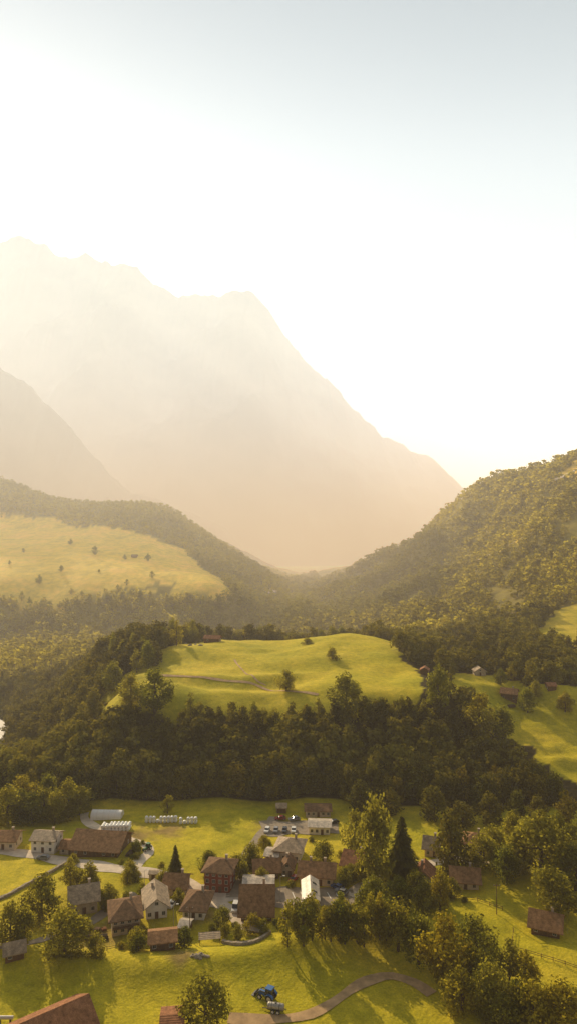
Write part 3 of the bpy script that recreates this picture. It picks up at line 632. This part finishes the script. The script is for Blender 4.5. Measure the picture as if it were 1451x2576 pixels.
for ax,Y in ((285,470),(310,455),(335,465),(362,450),(392,468),(412,490),(436,515),(445,480),(470,535),(486,525),(372,430),(345,425),(505,560),(560,572),(255,440),(240,455)):
    plant('airy' if random.random()<.5 else 'round',(ax-CX)/F*Y,Y,random.uniform(12,19),random.uniform(7,10),'tree in the open row on the left crest of the meadow hill','trees on the left hill crest')
for ax in (480,505,610,640,662,690,770,800,930,955,985,1010,1040,1065):
    Y=347+random.uniform(-3,3); plant('airy',(ax-CX)/F*Y,Y,random.uniform(9,14),random.uniform(5,8),'thin tree in the row along the front edge of the hilltop meadow','trees along the hilltop meadow edge')
for ax in range(600,1000,26):
    Y=578+random.uniform(-8,12); plant('round',(ax-CX)/F*Y,Y,random.uniform(9,16),random.uniform(8,12),'round tree peeping over the back crest of the hilltop meadow','trees behind the hill crest')
for ax in (1340,1375,1405,1432,1455):  # row added so that its shadows fall across the right meadow
    Y=416+random.uniform(-3,4); plant('round',(ax-CX)/F*Y,Y,random.uniform(9,14),random.uniform(6,9),'tree added along the top of the right hand slope to cast shadows','added shadow trees above the right slope')
for ax,ay,h in ((240,1396,30),(178,1370,20),(315,1408,18),(373,1412,26),(100,1468,30),(180,1494,20),(155,1438,22),(207,1500,20),(297,1482,17),(320,1472,20),(383,1454,24),(60,1390,15),(25,1420,14),(250,1440,11)):
    plant_px('airy',ax,ay,h*.75,h*.6,'small lone tree scattered on the pale meadow across the valley','lone trees on the pale meadow')
for i in range(24):
    ax=-20+i*24+random.uniform(-11,11); plant('airy',(ax-CX)/F*873,873+random.uniform(-9,6),random.uniform(6,14),random.uniform(5,9),'tree in the row along the lower edge of the pale meadow','trees edging the pale meadow')
# garden shrubs between the houses
rs_=random.Random(5); nb=0
for _ in range(4000):
    if nb>=85: break
    ax=rs_.choice((rs_.uniform(360,930),rs_.uniform(560,900),rs_.uniform(1020,1270),rs_.uniform(180,360))); ay=rs_.uniform(2110,2395)
    p=at(ax,ay)
    if any(math.hypot(p.x-a,p.y-b)<r+1.0 for a,b,r in FOOT) or not any(math.hypot(p.x-a,p.y-b)<r+7 for a,b,r in FOOT): continue
    if 690<ax<890 and 2240<ay<2275: continue
    big=rs_.random()<.42; h=rs_.uniform(4,7.5) if big else rs_.uniform(1.3,3)
    plant('round' if big else 'bush',p.x,p.y,h,h*rs_.uniform(.7,1.0) if big else h*rs_.uniform(1.0,1.6),'small garden tree among the village houses' if big else 'low garden shrub among the village houses','garden trees among the houses' if big else 'garden shrubs among the houses',None,'tree' if big else 'shrub'); nb+=1
# hedges
def hedge(label,pts,w,h):
    p=[at(*q) for q in pts]; rs=np.random.default_rng(len(pts)); o=p[0]; mp=[];
    for a,b in zip(p[:-1],p[1:]):
        n=int((b-a).length*60); t=rs.random(n)[:,None]; c=np.array(a)+(np.array(b)-np.array(a))*t; c[:,:2]+=rs.uniform(-w/2,w/2,(n,2)); c[:,2]+=rs.uniform(0,h,n); mp.append(c)
    c=np.concatenate(mp)-np.array(o); v,f=leaf_quads(c,rs.normal(size=c.shape)+np.array([0,-.3,.6]),np.full(len(c),.22),rs)
    t=link('hedge',mesh_np('hedge',v,f,np.repeat(rs.random(len(c))*.6,4)),M['leaf'],None,o); tag(t,label,'hedge')
hedge('dark clipped hedge at the foot of the large round tree',[(128,2408),(190,2406),(262,2410)],1.6,1.4)
hedge('garden hedge along the lane by the grove',[(720,2352),(700,2335),(690,2322)],1.2,1.3)
hedge('hedge beside the square right of the narrow pale building',[(815,2290),(860,2288),(900,2280)],1.4,1.2)
# stone wall and fences
def stone_wall(label,pts):
    p=catmull([Vector((a.x,a.y)) for a in [at(*q) for q in pts]],1.0); o=Vector((p[0].x,p[0].y,gz(*p[0]))); mb=MB(); v=[]
    for i,c in enumerate(p):
        d=(p[min(i+1,len(p)-1)]-p[max(i-1,0)]).normalized(); n=Vector((-d.y,d.x)); z=gz(*c)
        for s,zz in ((-.5,-.4),(-.4,.9+random.uniform(-.12,.12)),(.4,.9+random.uniform(-.12,.12)),(.5,-.4)):
            q=c+n*(s+random.uniform(-.06,.06)); v.append((q.x-o.x,q.y-o.y,z+zz-o.z))
    f=[(i*4+k,i*4+k+1,i*4+k+5,i*4+k+4) for i in range(len(p)-1) for k in range(3)]+[(0,1,2,3),tuple(len(v)-4+k for k in (3,2,1,0))]
    mb.add(v,f); tag(mb.build('stone_wall',M['stone'],None,o),label,'wall')
stone_wall('low rough stone wall crossing the left meadow',[(-20,2272),(30,2250),(80,2222),(125,2198),(165,2174)])
stone_wall('low garden wall curving beside the central lane',[(560,2372),(610,2378),(655,2366),(680,2348)])
def fence(label,pts,sp=3.0):
    p=[at(*q) for q in pts]; root=empty('fence',p[0]); tag(root,label,'fence'); pp=[]
    for a,b in zip(p[:-1],p[1:]):
        n=max(1,int((b-a).length/sp)); pp+=[a.lerp(b,k/n) for k in range(n)]
    pp.append(p[-1]); pp=[Vector((q.x,q.y,gz(q.x,q.y)))-p[0] for q in pp]; me=MB(); me.box(-.07,.07,-.07,.07,-.5,1.25); me=me.mesh('post'); me.materials.append(M['timber'])
    for q in pp: link('post',me,None,root,q)
    for z in (.55,1.05):
        r=MB()
        for a,b in zip(pp[:-1],pp[1:]): r.bar(a+Vector((0,-.1,z)),b+Vector((0,-.1,z)),.05,.12)
        r.build('rail',M['timber'],root)
fence('wooden fence across the right meadow below the lone barn house',[(1290,2345),(1285,2390),(1360,2410),(1451,2440)])
fence('wooden fence in front of the garden at the right end of the village',[(1130,2262),(1200,2268),(1262,2290)])
fence('fence between the meadow and the chalet gardens at the lower left',[(270,2392),(330,2380),(370,2372)])
# ------------------------------------------------ bales
def bale_mesh():
    mb=MB(); mb.lathe([(-.62,.35),(-.6,.52),(-.5,.64),(-.2,.66),(.2,.65),(.5,.64),(.6,.52),(.62,.35)],'y',(0,0,.64),14); me=mb.mesh('bale',smooth=True); me.materials.append(M['plastic']); return me
bm_=bale_mesh()
def bale(x,y,z,label,group):
    o=link('hay_bale',bm_,None,None,(x,y,z),random.uniform(-.25,.25)); tag(o,label,'bale',group)
def bale_row(ax0,ax1,ay,rows,layers,label,group):
    a=at(ax0,ay); b=at(ax1,ay); n=int(abs(b.x-a.x)/1.36)
    for r in range(rows):
        for k in range(n):
            x=a.x+(b.x-a.x)*(k+.5)/n+random.uniform(-.04,.04); y=a.y+r*1.4+random.uniform(-.08,.08); g=gz(x,y)
            for l in range(layers):
                if l==layers-1 and layers>1 and random.random()<.12: continue
                bale(x,y,g-.05+l*1.2,label,group)
bale_row(365,447,2068,1,2,'white wrapped bale in the longer double row at the wood edge','bales in the longer row')
bale_row(451,497,2072,1,2,'white wrapped bale in the shorter row right of the longer one','bales in the shorter row')
bale_row(254,326,2092,3,2,'white wrapped bale in the heap in front of the plastic tunnel','bales in the heap')
# polytunnel
def tunnel():
    p=at(266,2064); root=empty('polytunnel',(p.x,p.y+3,p.z),math.radians(-3)); tag(root,'long white plastic tunnel beside the farm track','greenhouse')
    W=77/F*p.y; R=2.4; prof=[(-R*math.cos(t),.8+ (R*.85)*math.sin(t)) for t in np.linspace(0,math.pi,13)]; prof=[(-R,-.3)]+prof+[(R,-.3)]
    MB().prism(prof,-W/2,W/2).build('cover',M['poly'],root)
    for k in range(6):
        x=-W/2+W*k/5; mb=MB(); q=[(x,-c[0]*1.01,c[1]*1.01+.01) for c in prof]
        for a,b in zip(q[:-1],q[1:]): mb.bar(a,b,.08,.08)
        mb.build('hoop',M['frame'],root)
    d=MB(); d.box(W/2+.005,W/2+.06,-.9,.9,0,2.1); d.build('door',M['frame'],root)
tunnel()
# ------------------------------------------------ vehicles
def wheel(root,x,y,r,w,m=None):
    t=MB(); t.lathe([(-w/2,r*.62),(-w/2,r*.9),(-w/2+.04,r),(w/2-.04,r),(w/2,r*.9),(w/2,r*.62)],'y',(0,0,0),18); o=t.build('wheel',M['black'],root,(x,y,r),smooth=False)
    s=1 if y>0 else -1; q=MB(); q.lathe([(s*(w/2-.02),r*.6),(s*(w/2+.02),r*.58),(s*(w/2+.03),r*.2)],'y',(0,0,0),14); q.build('rim',m or M['steel'],o)
def car(label,ax,ay,rot,paint,group=None,van=False,p=None):
    p=p or at(ax,ay); root=empty('parked_car' if not van else 'parked_van',(p.x,p.y,gz(p.x,p.y)+.12),math.radians(rot)); tag(root,label,'van' if van else 'car',group)
    hz=2.0 if van else 1.45; L=2.2
    prof=[(-L,.3),(-L,.75),(-L+.1,.9),(-1.0,.98),(1.9,1.0),(L,.9),(L,.3)]
    MB().prism(prof,-.88,.88,'y').build('body',M[paint],root,bevel=.06)
    cab=[(-1.05,.99),(-.35,hz-.06),(1.3 if not van else 2.0,hz-.06),(1.95 if not van else 2.1,.99)]
    b=MB(); b.prism(cab,-.78,.78,'y'); b.build('window_band',M['glass'],root,bevel=.05)
    r=MB(); r.box(-.4,1.3 if not van else 2.0,-.74,.74,hz-.055,hz+.01); r.build('car_roof',M[paint],root,bevel=.02)
    for x in (-1.35,1.35):
        for y in (-.8,.8): wheel(root,x,y,.33,.22)
    for y in (-.6,.6):
        h=MB(); h.box(-L-.03,-L+.05,y-.16,y+.16,.62,.76); h.build('headlight',M['lamp_glass'],root); t=MB(); t.box(L-.05,L+.03,y-.14,y+.14,.66,.82); t.build('taillight',M['rlamp'],root)
for i,(ax,ay,rot,pt,l) in enumerate([(672,2092,80,'car_white','white car at the left end of the row in the shaded car park'),(694,2092,85,'car_grey','grey car second from the left in the car park row'),(716,2092,84,'car_dark','dark car third from the left in the car park row'),(738,2092,88,'car_white','white car at the right end of the car park row'),
 (705,2062,10,'car_red','red car parked at the back of the shaded car park'),(740,2064,15,'car_grey','grey car parked beside the hut behind the car park'),(838,2072,20,'car_dark','dark car parked right of the flat roofed white building'),
 (508,2262,20,'car_dark','dark car on the road below the red house'),(858,2248,-30,'car_grey','grey car on the right side of the village square'),(848,2236,-35,'car_blue','blue car on the square beside the cream house'),(738,2216,60,'car_red','red car beside the cream house with the two part roof')]):
    car(l,ax,ay,rot,pt)
car('white van parked at the corner of the broad brown farmhouse roof',592,2290,85,'car_white',van=True)
car('white car between the two white houses near the road',433,2280,75,'car_white')
car('small car by the lane behind the grey slate roofed house',110,2162,-5,'car_grey')
def tractor(label,p,rot,paint,loader=True,s=1.0):
    root=empty('tractor',(p.x,p.y,gz(p.x,p.y)),math.radians(rot)); root.scale=(s,s,s); tag(root,label,'tractor')
    MB().prism([(-2.3,.75),(-2.35,1.25),(-2.2,1.5),(-.4,1.65),(-.4,.75)],-.4,.4,'y').build('hood',M[paint],root,bevel=.05)
    b=MB(); b.box(-.4,1.3,-.45,.45,.6,1.2); b.build('chassis',M['dsteel'],root)
    g=MB(); g.prism([(-.45,1.2),(-.3,2.55),(1.0,2.55),(1.15,1.2)],-.68,.68,'y'); cab=g.build('cab',M['glass'],root)
    for x0,x1 in ((-.46,-.3),(1.16,1.0)):
        for y in (-.7,.7): q=MB(); q.bar((x0,y,1.2),(x1,y,2.55),.1,.1); q.build('pillar',M['dsteel'],cab)
    r=MB(); r.box(-.5,1.2,-.82,.82,2.56,2.76); r.build('cab_roof',M[paint],cab,bevel=.06)
    for y in (-.95,.95): wheel(root,.75,y,.85,.5,M['frame'])
    for y in (-.85,.85): wheel(root,-1.75,y,.56,.36,M['frame'])
    for y in (-.95,.95):
        f=MB(); pr=[(.75+.98*math.cos(t),.85+.98*math.sin(t)) for t in np.linspace(.2,2.6,8)]; pr+=[(.75+.9*math.cos(t),.85+.9*math.sin(t)) for t in np.linspace(2.6,.2,8)]; f.prism(pr,y-.3,y+.3,'y'); f.build('mudguard',M[paint],root)
    e=MB(); e.tube((-.8,.25,1.6),(-.8,.25,2.5),.05,.05,8); e.build('exhaust',M['dsteel'],root)
    for y in (-.25,.25): h=MB(); h.box(-2.38,-2.33,y-.09,y+.09,1.15,1.3); h.build('headlight',M['lamp_glass'],root)
    if loader:
        for y in (-.6,.6): a=MB(); a.bar((.0,y,1.7),(-1.7,y,1.75),.12,.2).bar((-1.65,y,1.8),(-3.0,y,.7),.12,.18); a.build('loader_arm',M['dsteel'],root)
        k=MB(); k.prism([(-3.0,1.0),(-2.95,.3),(-3.9,.2),(-3.85,.3),(-3.1,.42),(-3.08,1.0)],-1.0,1.0,'y'); k.build('bucket',M['dsteel'],root)
    return root
p=at(678,2524); tractor('blue roofed tractor with a front loader parked on the near meadow',Vector((p.x-.3,p.y+1.4)),-28,'blue',True,1.12)
def tanker(p,rot):
    root=empty('slurry_tanker',(p.x,p.y,gz(p.x,p.y)),math.radians(rot)); root.scale=(.95,.95,.95); tag(root,'grey round slurry tanker hitched beside the blue roofed tractor','trailer')
    MB().lathe([(-2.2,.15),(-2.15,.5),(-1.95,.74),(-1.7,.8),(1.7,.8),(1.95,.74),(2.15,.5),(2.2,.15)],'x',(0,0,1.45),18).build('tank',M['steel'],root,smooth=True)
    f=MB(); f.box(-2.3,2.0,-.3,.3,.55,.72); f.bar((-2.2,0,.62),(-3.5,0,.55),.15,.15); f.build('drawbar',M['dsteel'],root)
    for x in (-.6,.7):
        for y in (-.95,.95): wheel(root,x,y,.55,.42,M['frame'])
    for x in (-1.0,1.0): b=MB(); b.lathe([(-.06,.82),(.06,.82)],'x',(x,0,1.45),18); b.build('tank_band',M['dsteel'],root)
    h=MB(); h.lathe([(0,.28),(.18,.28),(.2,.2)],'z',(0,0,2.2),12); h.build('hatch',M['dsteel'],root)
    v=MB(); v.tube((2.15,0,1.1),(2.55,0,.9),.1,.1,8); v.box(2.5,2.6,-.4,.4,.8,.95); v.build('spreader',M['dsteel'],root)
p=at(692,2545); tanker(Vector((p.x+.2,p.y)),-12)
p=at(372,2138); tractor('small green tractor on the bend of the farm track',Vector((p.x,p.y)),60,'green_p',False,.85)
# ------------------------------------------------ yard things
def pallets(label,ax,ay,n,rot,m='timber'):
    p=at(ax,ay); root=empty('pallet_stack',(p.x,p.y,gz(p.x,p.y)),math.radians(rot)); tag(root,label,'pallets')
    for k in range(n):
        mb=MB(); z=k*.16
        for y in np.linspace(-.5,.5,5): mb.box(-.7,.7,y-.08,y+.08,z+.11,z+.15)
        for x in (-.6,0,.6): mb.box(x-.06,x+.06,-.55,.55,z,z+.108)
        mb.build('pallet',M[m],root)
def logs(label,ax,ay,rot,n=7,L=3):
    p=at(ax,ay); root=empty('log_pile',(p.x,p.y,gz(p.x,p.y)),math.radians(rot)); tag(root,label,'log pile')
    for r in range(4):
        for k in range(n-r): y=(k-(n-r)/2)*.34; mb=MB(); mb.tube((-L/2+random.uniform(-.2,.2),y,.17+r*.29),(L/2+random.uniform(-.2,.2),y,.17+r*.29),.17,.16,8); mb.build('log',M['bark'],root)
def rock(label,ax,ay,s,group=None):
    p=at(ax,ay); bm=bmesh.new(); bmesh.ops.create_icosphere(bm,subdivisions=2,radius=1); sd=random.randint(0,999)
    for v in bm.verts: k=1+float(fbm(v.co.x*1.3+sd,v.co.y*1.3+v.co.z,sd%50,3))*.9; v.co=Vector((v.co.x*k*s*1.2,v.co.y*k*s,v.co.z*k*s*.7))
    me=bpy.data.meshes.new('rock'); bm.to_mesh(me); bm.free(); tag(link('rock',me,M['stone'],None,(p.x,p.y,p.z+.1)),label,'rock',group)
pallets('pallet stack at the left of the building site beside the balcony chalet',228,2340,5,20); pallets('taller pallet stack in the middle of the building site',246,2346,8,-10); pallets('reddish board stack at the building site',262,2340,4,35,'r_rust')
logs('log pile at the lower side of the building site',258,2362,15); logs('log pile behind the barn by the farm track',325,2150,80,6); logs('log pile below the dark timber chalet on the slope',1285,1778,10,8,4); logs('pale timber pile at the front of the building site',232,2364,-20,5,4)
for ax,ay,s in ((486,2404,.6),(497,2407,.9),(508,2403,.7),(520,2407,.6),(503,2411,.5)): rock('grey boulder in the small heap on the near meadow',ax,ay,s,'boulders on the near meadow')
for ax,ay,s in ((468,1620,1.0),(480,1624,1.3),(492,1622,1.0),(505,1624,1.1)): rock('boulder beside the red roofed hut on the hill crest',ax,ay,s,'boulders on the hill crest')
def shelter(label,ax,ay,W,D,rot,m):
    p=at(ax,ay); root=empty('open_shelter',(p.x,p.y,gz(p.x,p.y)),math.radians(rot)); tag(root,label,'shelter')
    MB().prism([(-D/2,1.7),(D/2,2.3),(D/2,2.36),(-D/2,1.76)],-W/2,W/2).build('roof_panel',M[m],root)
    for k in range(4): x=-W/2+.06+(W-.12)*k/3; b=MB(); b.bar((x,-D/2,1.80),(x,D/2,2.40),.06,.06); b.build('rib',M['steel'],root)
    for x in (-W/2+.2,W/2-.2):
        for y,z in ((-D/2+.2,1.72),(D/2-.2,2.22)): q=MB(); q.box(x-.07,x+.07,y-.07,y+.07,-.5,z); q.build('post',M['timber'],root)
shelter('open garden shelter with a slanted pale panel roof beside the lane',640,2348,6,3.4,-14,'r_metal'); shelter('low garden frame with a pale pink panel roof in the village gardens',528,2372,6,2.6,8,'r_slate')
def lamp(label,ax,ay,h=7):
    p=at(ax,ay); root=empty('street_lamp',p); tag(root,label,'lamp'); a=MB(); a.tube((0,0,-.3),(0,0,h),.09,.06,8); a.build('pole',M['steel'],root); b=MB(); b.tube((0,0,h-.05),(1.0,0,h+.25),.04,.04,6); b.build('arm',M['steel'],root); c=MB(); c.box(.8,1.5,-.14,.14,h+.2,h+.32); c.build('lamp_head',M['lamp_glass'],root)
lamp('street lamp on the meadow side of the road near the tiny shed',364,2246); lamp('street lamp between the chalet and the white gabled house',437,2338); lamp('street lamp at the left end of the village square',705,2262)
def pole(label,ax,ay,h=9):
    p=at(ax,ay); root=empty('utility_pole',p); tag(root,label,'pole'); a=MB(); a.tube((0,0,-.4),(0,0,h),.14,.09,8); a.build('pole',M['timber'],root); b=MB(); b.box(-.9,.9,-.06,.06,h-.6,h-.45); b.build('crossarm',M['timber'],root)
    for x in (-.8,0,.8): i=MB(); i.lathe([(0,.05),(.1,.07),(.2,.04)],'z',(x,0,h-.45),8); i.build('insulator',M['lamp_glass'],root)
pole('wooden utility pole beside the low brown shed',478,2360); pole('wooden utility pole near the right hand gardens',1248,2300); pole('wooden utility pole by the left wood edge',85,1990)
def tank():
    p=at(14,2590); root=empty('water_tank',(p.x,p.y,p.z+2.2)); tag(root,'pale round pipe tank at the lower left corner','tank'); MB().lathe([(-1.9,.1),(-1.85,.4),(1.85,.4),(1.9,.1)],'x',(0,0,.6),14).build('barrel',M['frame'],root)
    for x in (-1.2,1.2): b=MB(); b.box(x-.12,x+.12,-.35,.35,-2.6,.24); b.build('stand',M['dsteel'],root)
tank()
# ------------------------------------------------ haze volume (the air, with an added glow of its own), sky, sun, camera
def haze(sig,Hs,g,col,elow,ehigh,es,veil_glow,vcol):
    m,nt,out=new_mat('haze'); geo=N(nt,'ShaderNodeNewGeometry'); sp=N(nt,'ShaderNodeSeparateXYZ'); nt.links.new(geo.outputs['Position'],sp.inputs[0])
    def mth(op,a,b=None):
        n=N(nt,'ShaderNodeMath',operation=op)
        for i,v in enumerate((a,b)):
            if v is None: continue
            if hasattr(v,'is_output'): nt.links.new(v,n.inputs[i])
            else: n.inputs[i].default_value=v
        return n.outputs[0]
    def rng_(src,*v):
        r=N(nt,'ShaderNodeMapRange',interpolation_type='SMOOTHSTEP'); nt.links.new(src,r.inputs[0])
        for k,x in zip((1,2,3,4),v): r.inputs[k].default_value=x
        return r.outputs[0]
    e=mth('EXPONENT',mth('MULTIPLY',sp.outputs[2],-1.0/Hs))
    mr=mth('MULTIPLY',rng_(sp.outputs[1],250,1450,.18,1.0),rng_(sp.outputs[1],4300,5600,1,0))
    d=mth('MULTIPLY',mth('MULTIPLY',e,mr),sig)
    vs_=N(nt,'ShaderNodeVolumeScatter'); vs_.inputs['Color'].default_value=(*col,1); vs_.inputs['Anisotropy'].default_value=g; nt.links.new(d,vs_.inputs['Density'])
    em=N(nt,'ShaderNodeEmission'); nt.links.new(mixc(nt,rng_(sp.outputs[2],0,600,0,1),elow,ehigh),em.inputs['Color']); nt.links.new(mth('MULTIPLY',d,es),em.inputs['Strength'])  # air glows by itself in place of multiply scattered light, warmer low down
    ve=N(nt,'ShaderNodeEmission'); ve.inputs['Color'].default_value=(*vcol,1); nt.links.new(mth('MULTIPLY',mth('MULTIPLY',mr,rng_(sp.outputs[2],50,900,.2,1.0)),veil_glow),ve.inputs['Strength'])  # second added glow, stronger with height, brightening sky and mountain
    ad=N(nt,'ShaderNodeAddShader'); nt.links.new(vs_.outputs[0],ad.inputs[0]); nt.links.new(em.outputs[0],ad.inputs[1])
    a2=N(nt,'ShaderNodeAddShader'); nt.links.new(ad.outputs[0],a2.inputs[0]); nt.links.new(ve.outputs[0],a2.inputs[1])
    nt.links.new(a2.outputs[0],out.inputs['Volume']); return m
mb=MB(); mb.box(-10500,10500,-900,9600,-400,2600); o=mb.build('sky_haze_glow',haze(1/2150,480,.46,(.87,.93,.98),(.87,.57,.28),(1.02,.87,.73),1.0,1.08e-4,(.83,.98,.98))); tag(o,kind='structure')  # box of hazy air around everything; scatters sunlight and also emits light
w=bpy.data.worlds.new('World'); sc.world=w; w.use_nodes=True; nt=w.node_tree; nt.nodes.clear()
sk=N(nt,'ShaderNodeTexSky',sky_type='NISHITA'); sk.sun_disc=False; sk.sun_elevation=math.radians(SUN_EL); sk.sun_rotation=math.radians(SUN_AZ%360); sk.air_density=1.0; sk.dust_density=.25; sk.ozone_density=.8
hs=N(nt,'ShaderNodeHueSaturation'); hs.inputs['Saturation'].default_value=.62
bg=N(nt,'ShaderNodeBackground'); bg.inputs[1].default_value=.06; wo=N(nt,'ShaderNodeOutputWorld')
nt.links.new(sk.outputs[0],hs.inputs['Color']); nt.links.new(hs.outputs[0],bg.inputs[0]); nt.links.new(bg.outputs[0],wo.inputs[0])
sd=Vector((math.sin(math.radians(SUN_AZ))*math.cos(math.radians(SUN_EL)),math.cos(math.radians(SUN_AZ))*math.cos(math.radians(SUN_EL)),math.sin(math.radians(SUN_EL))))
L=bpy.data.lights.new('sun','SUN'); L.energy=5.0; L.angle=math.radians(.5); L.color=(1,.83,.56); lo=bpy.data.objects.new('sun',L); C.objects.link(lo); lo.rotation_euler=sd.to_track_quat('Z','Y').to_euler(); lo.location=(-500,300,800)
cam=bpy.data.cameras.new('camera'); co=bpy.data.objects.new('camera',cam); C.objects.link(co); co.location=(0,0,CZ); co.rotation_euler=(math.pi/2,0,0)
cam.sensor_fit='VERTICAL'; cam.sensor_height=36; cam.lens=36*F/2576; cam.clip_start=1; cam.clip_end=30000; sc.camera=co
sc.view_settings.view_transform='Standard'; sc.view_settings.look='None'; sc.view_settings.exposure=0
print('trees',ntree[0],'front',len(front))
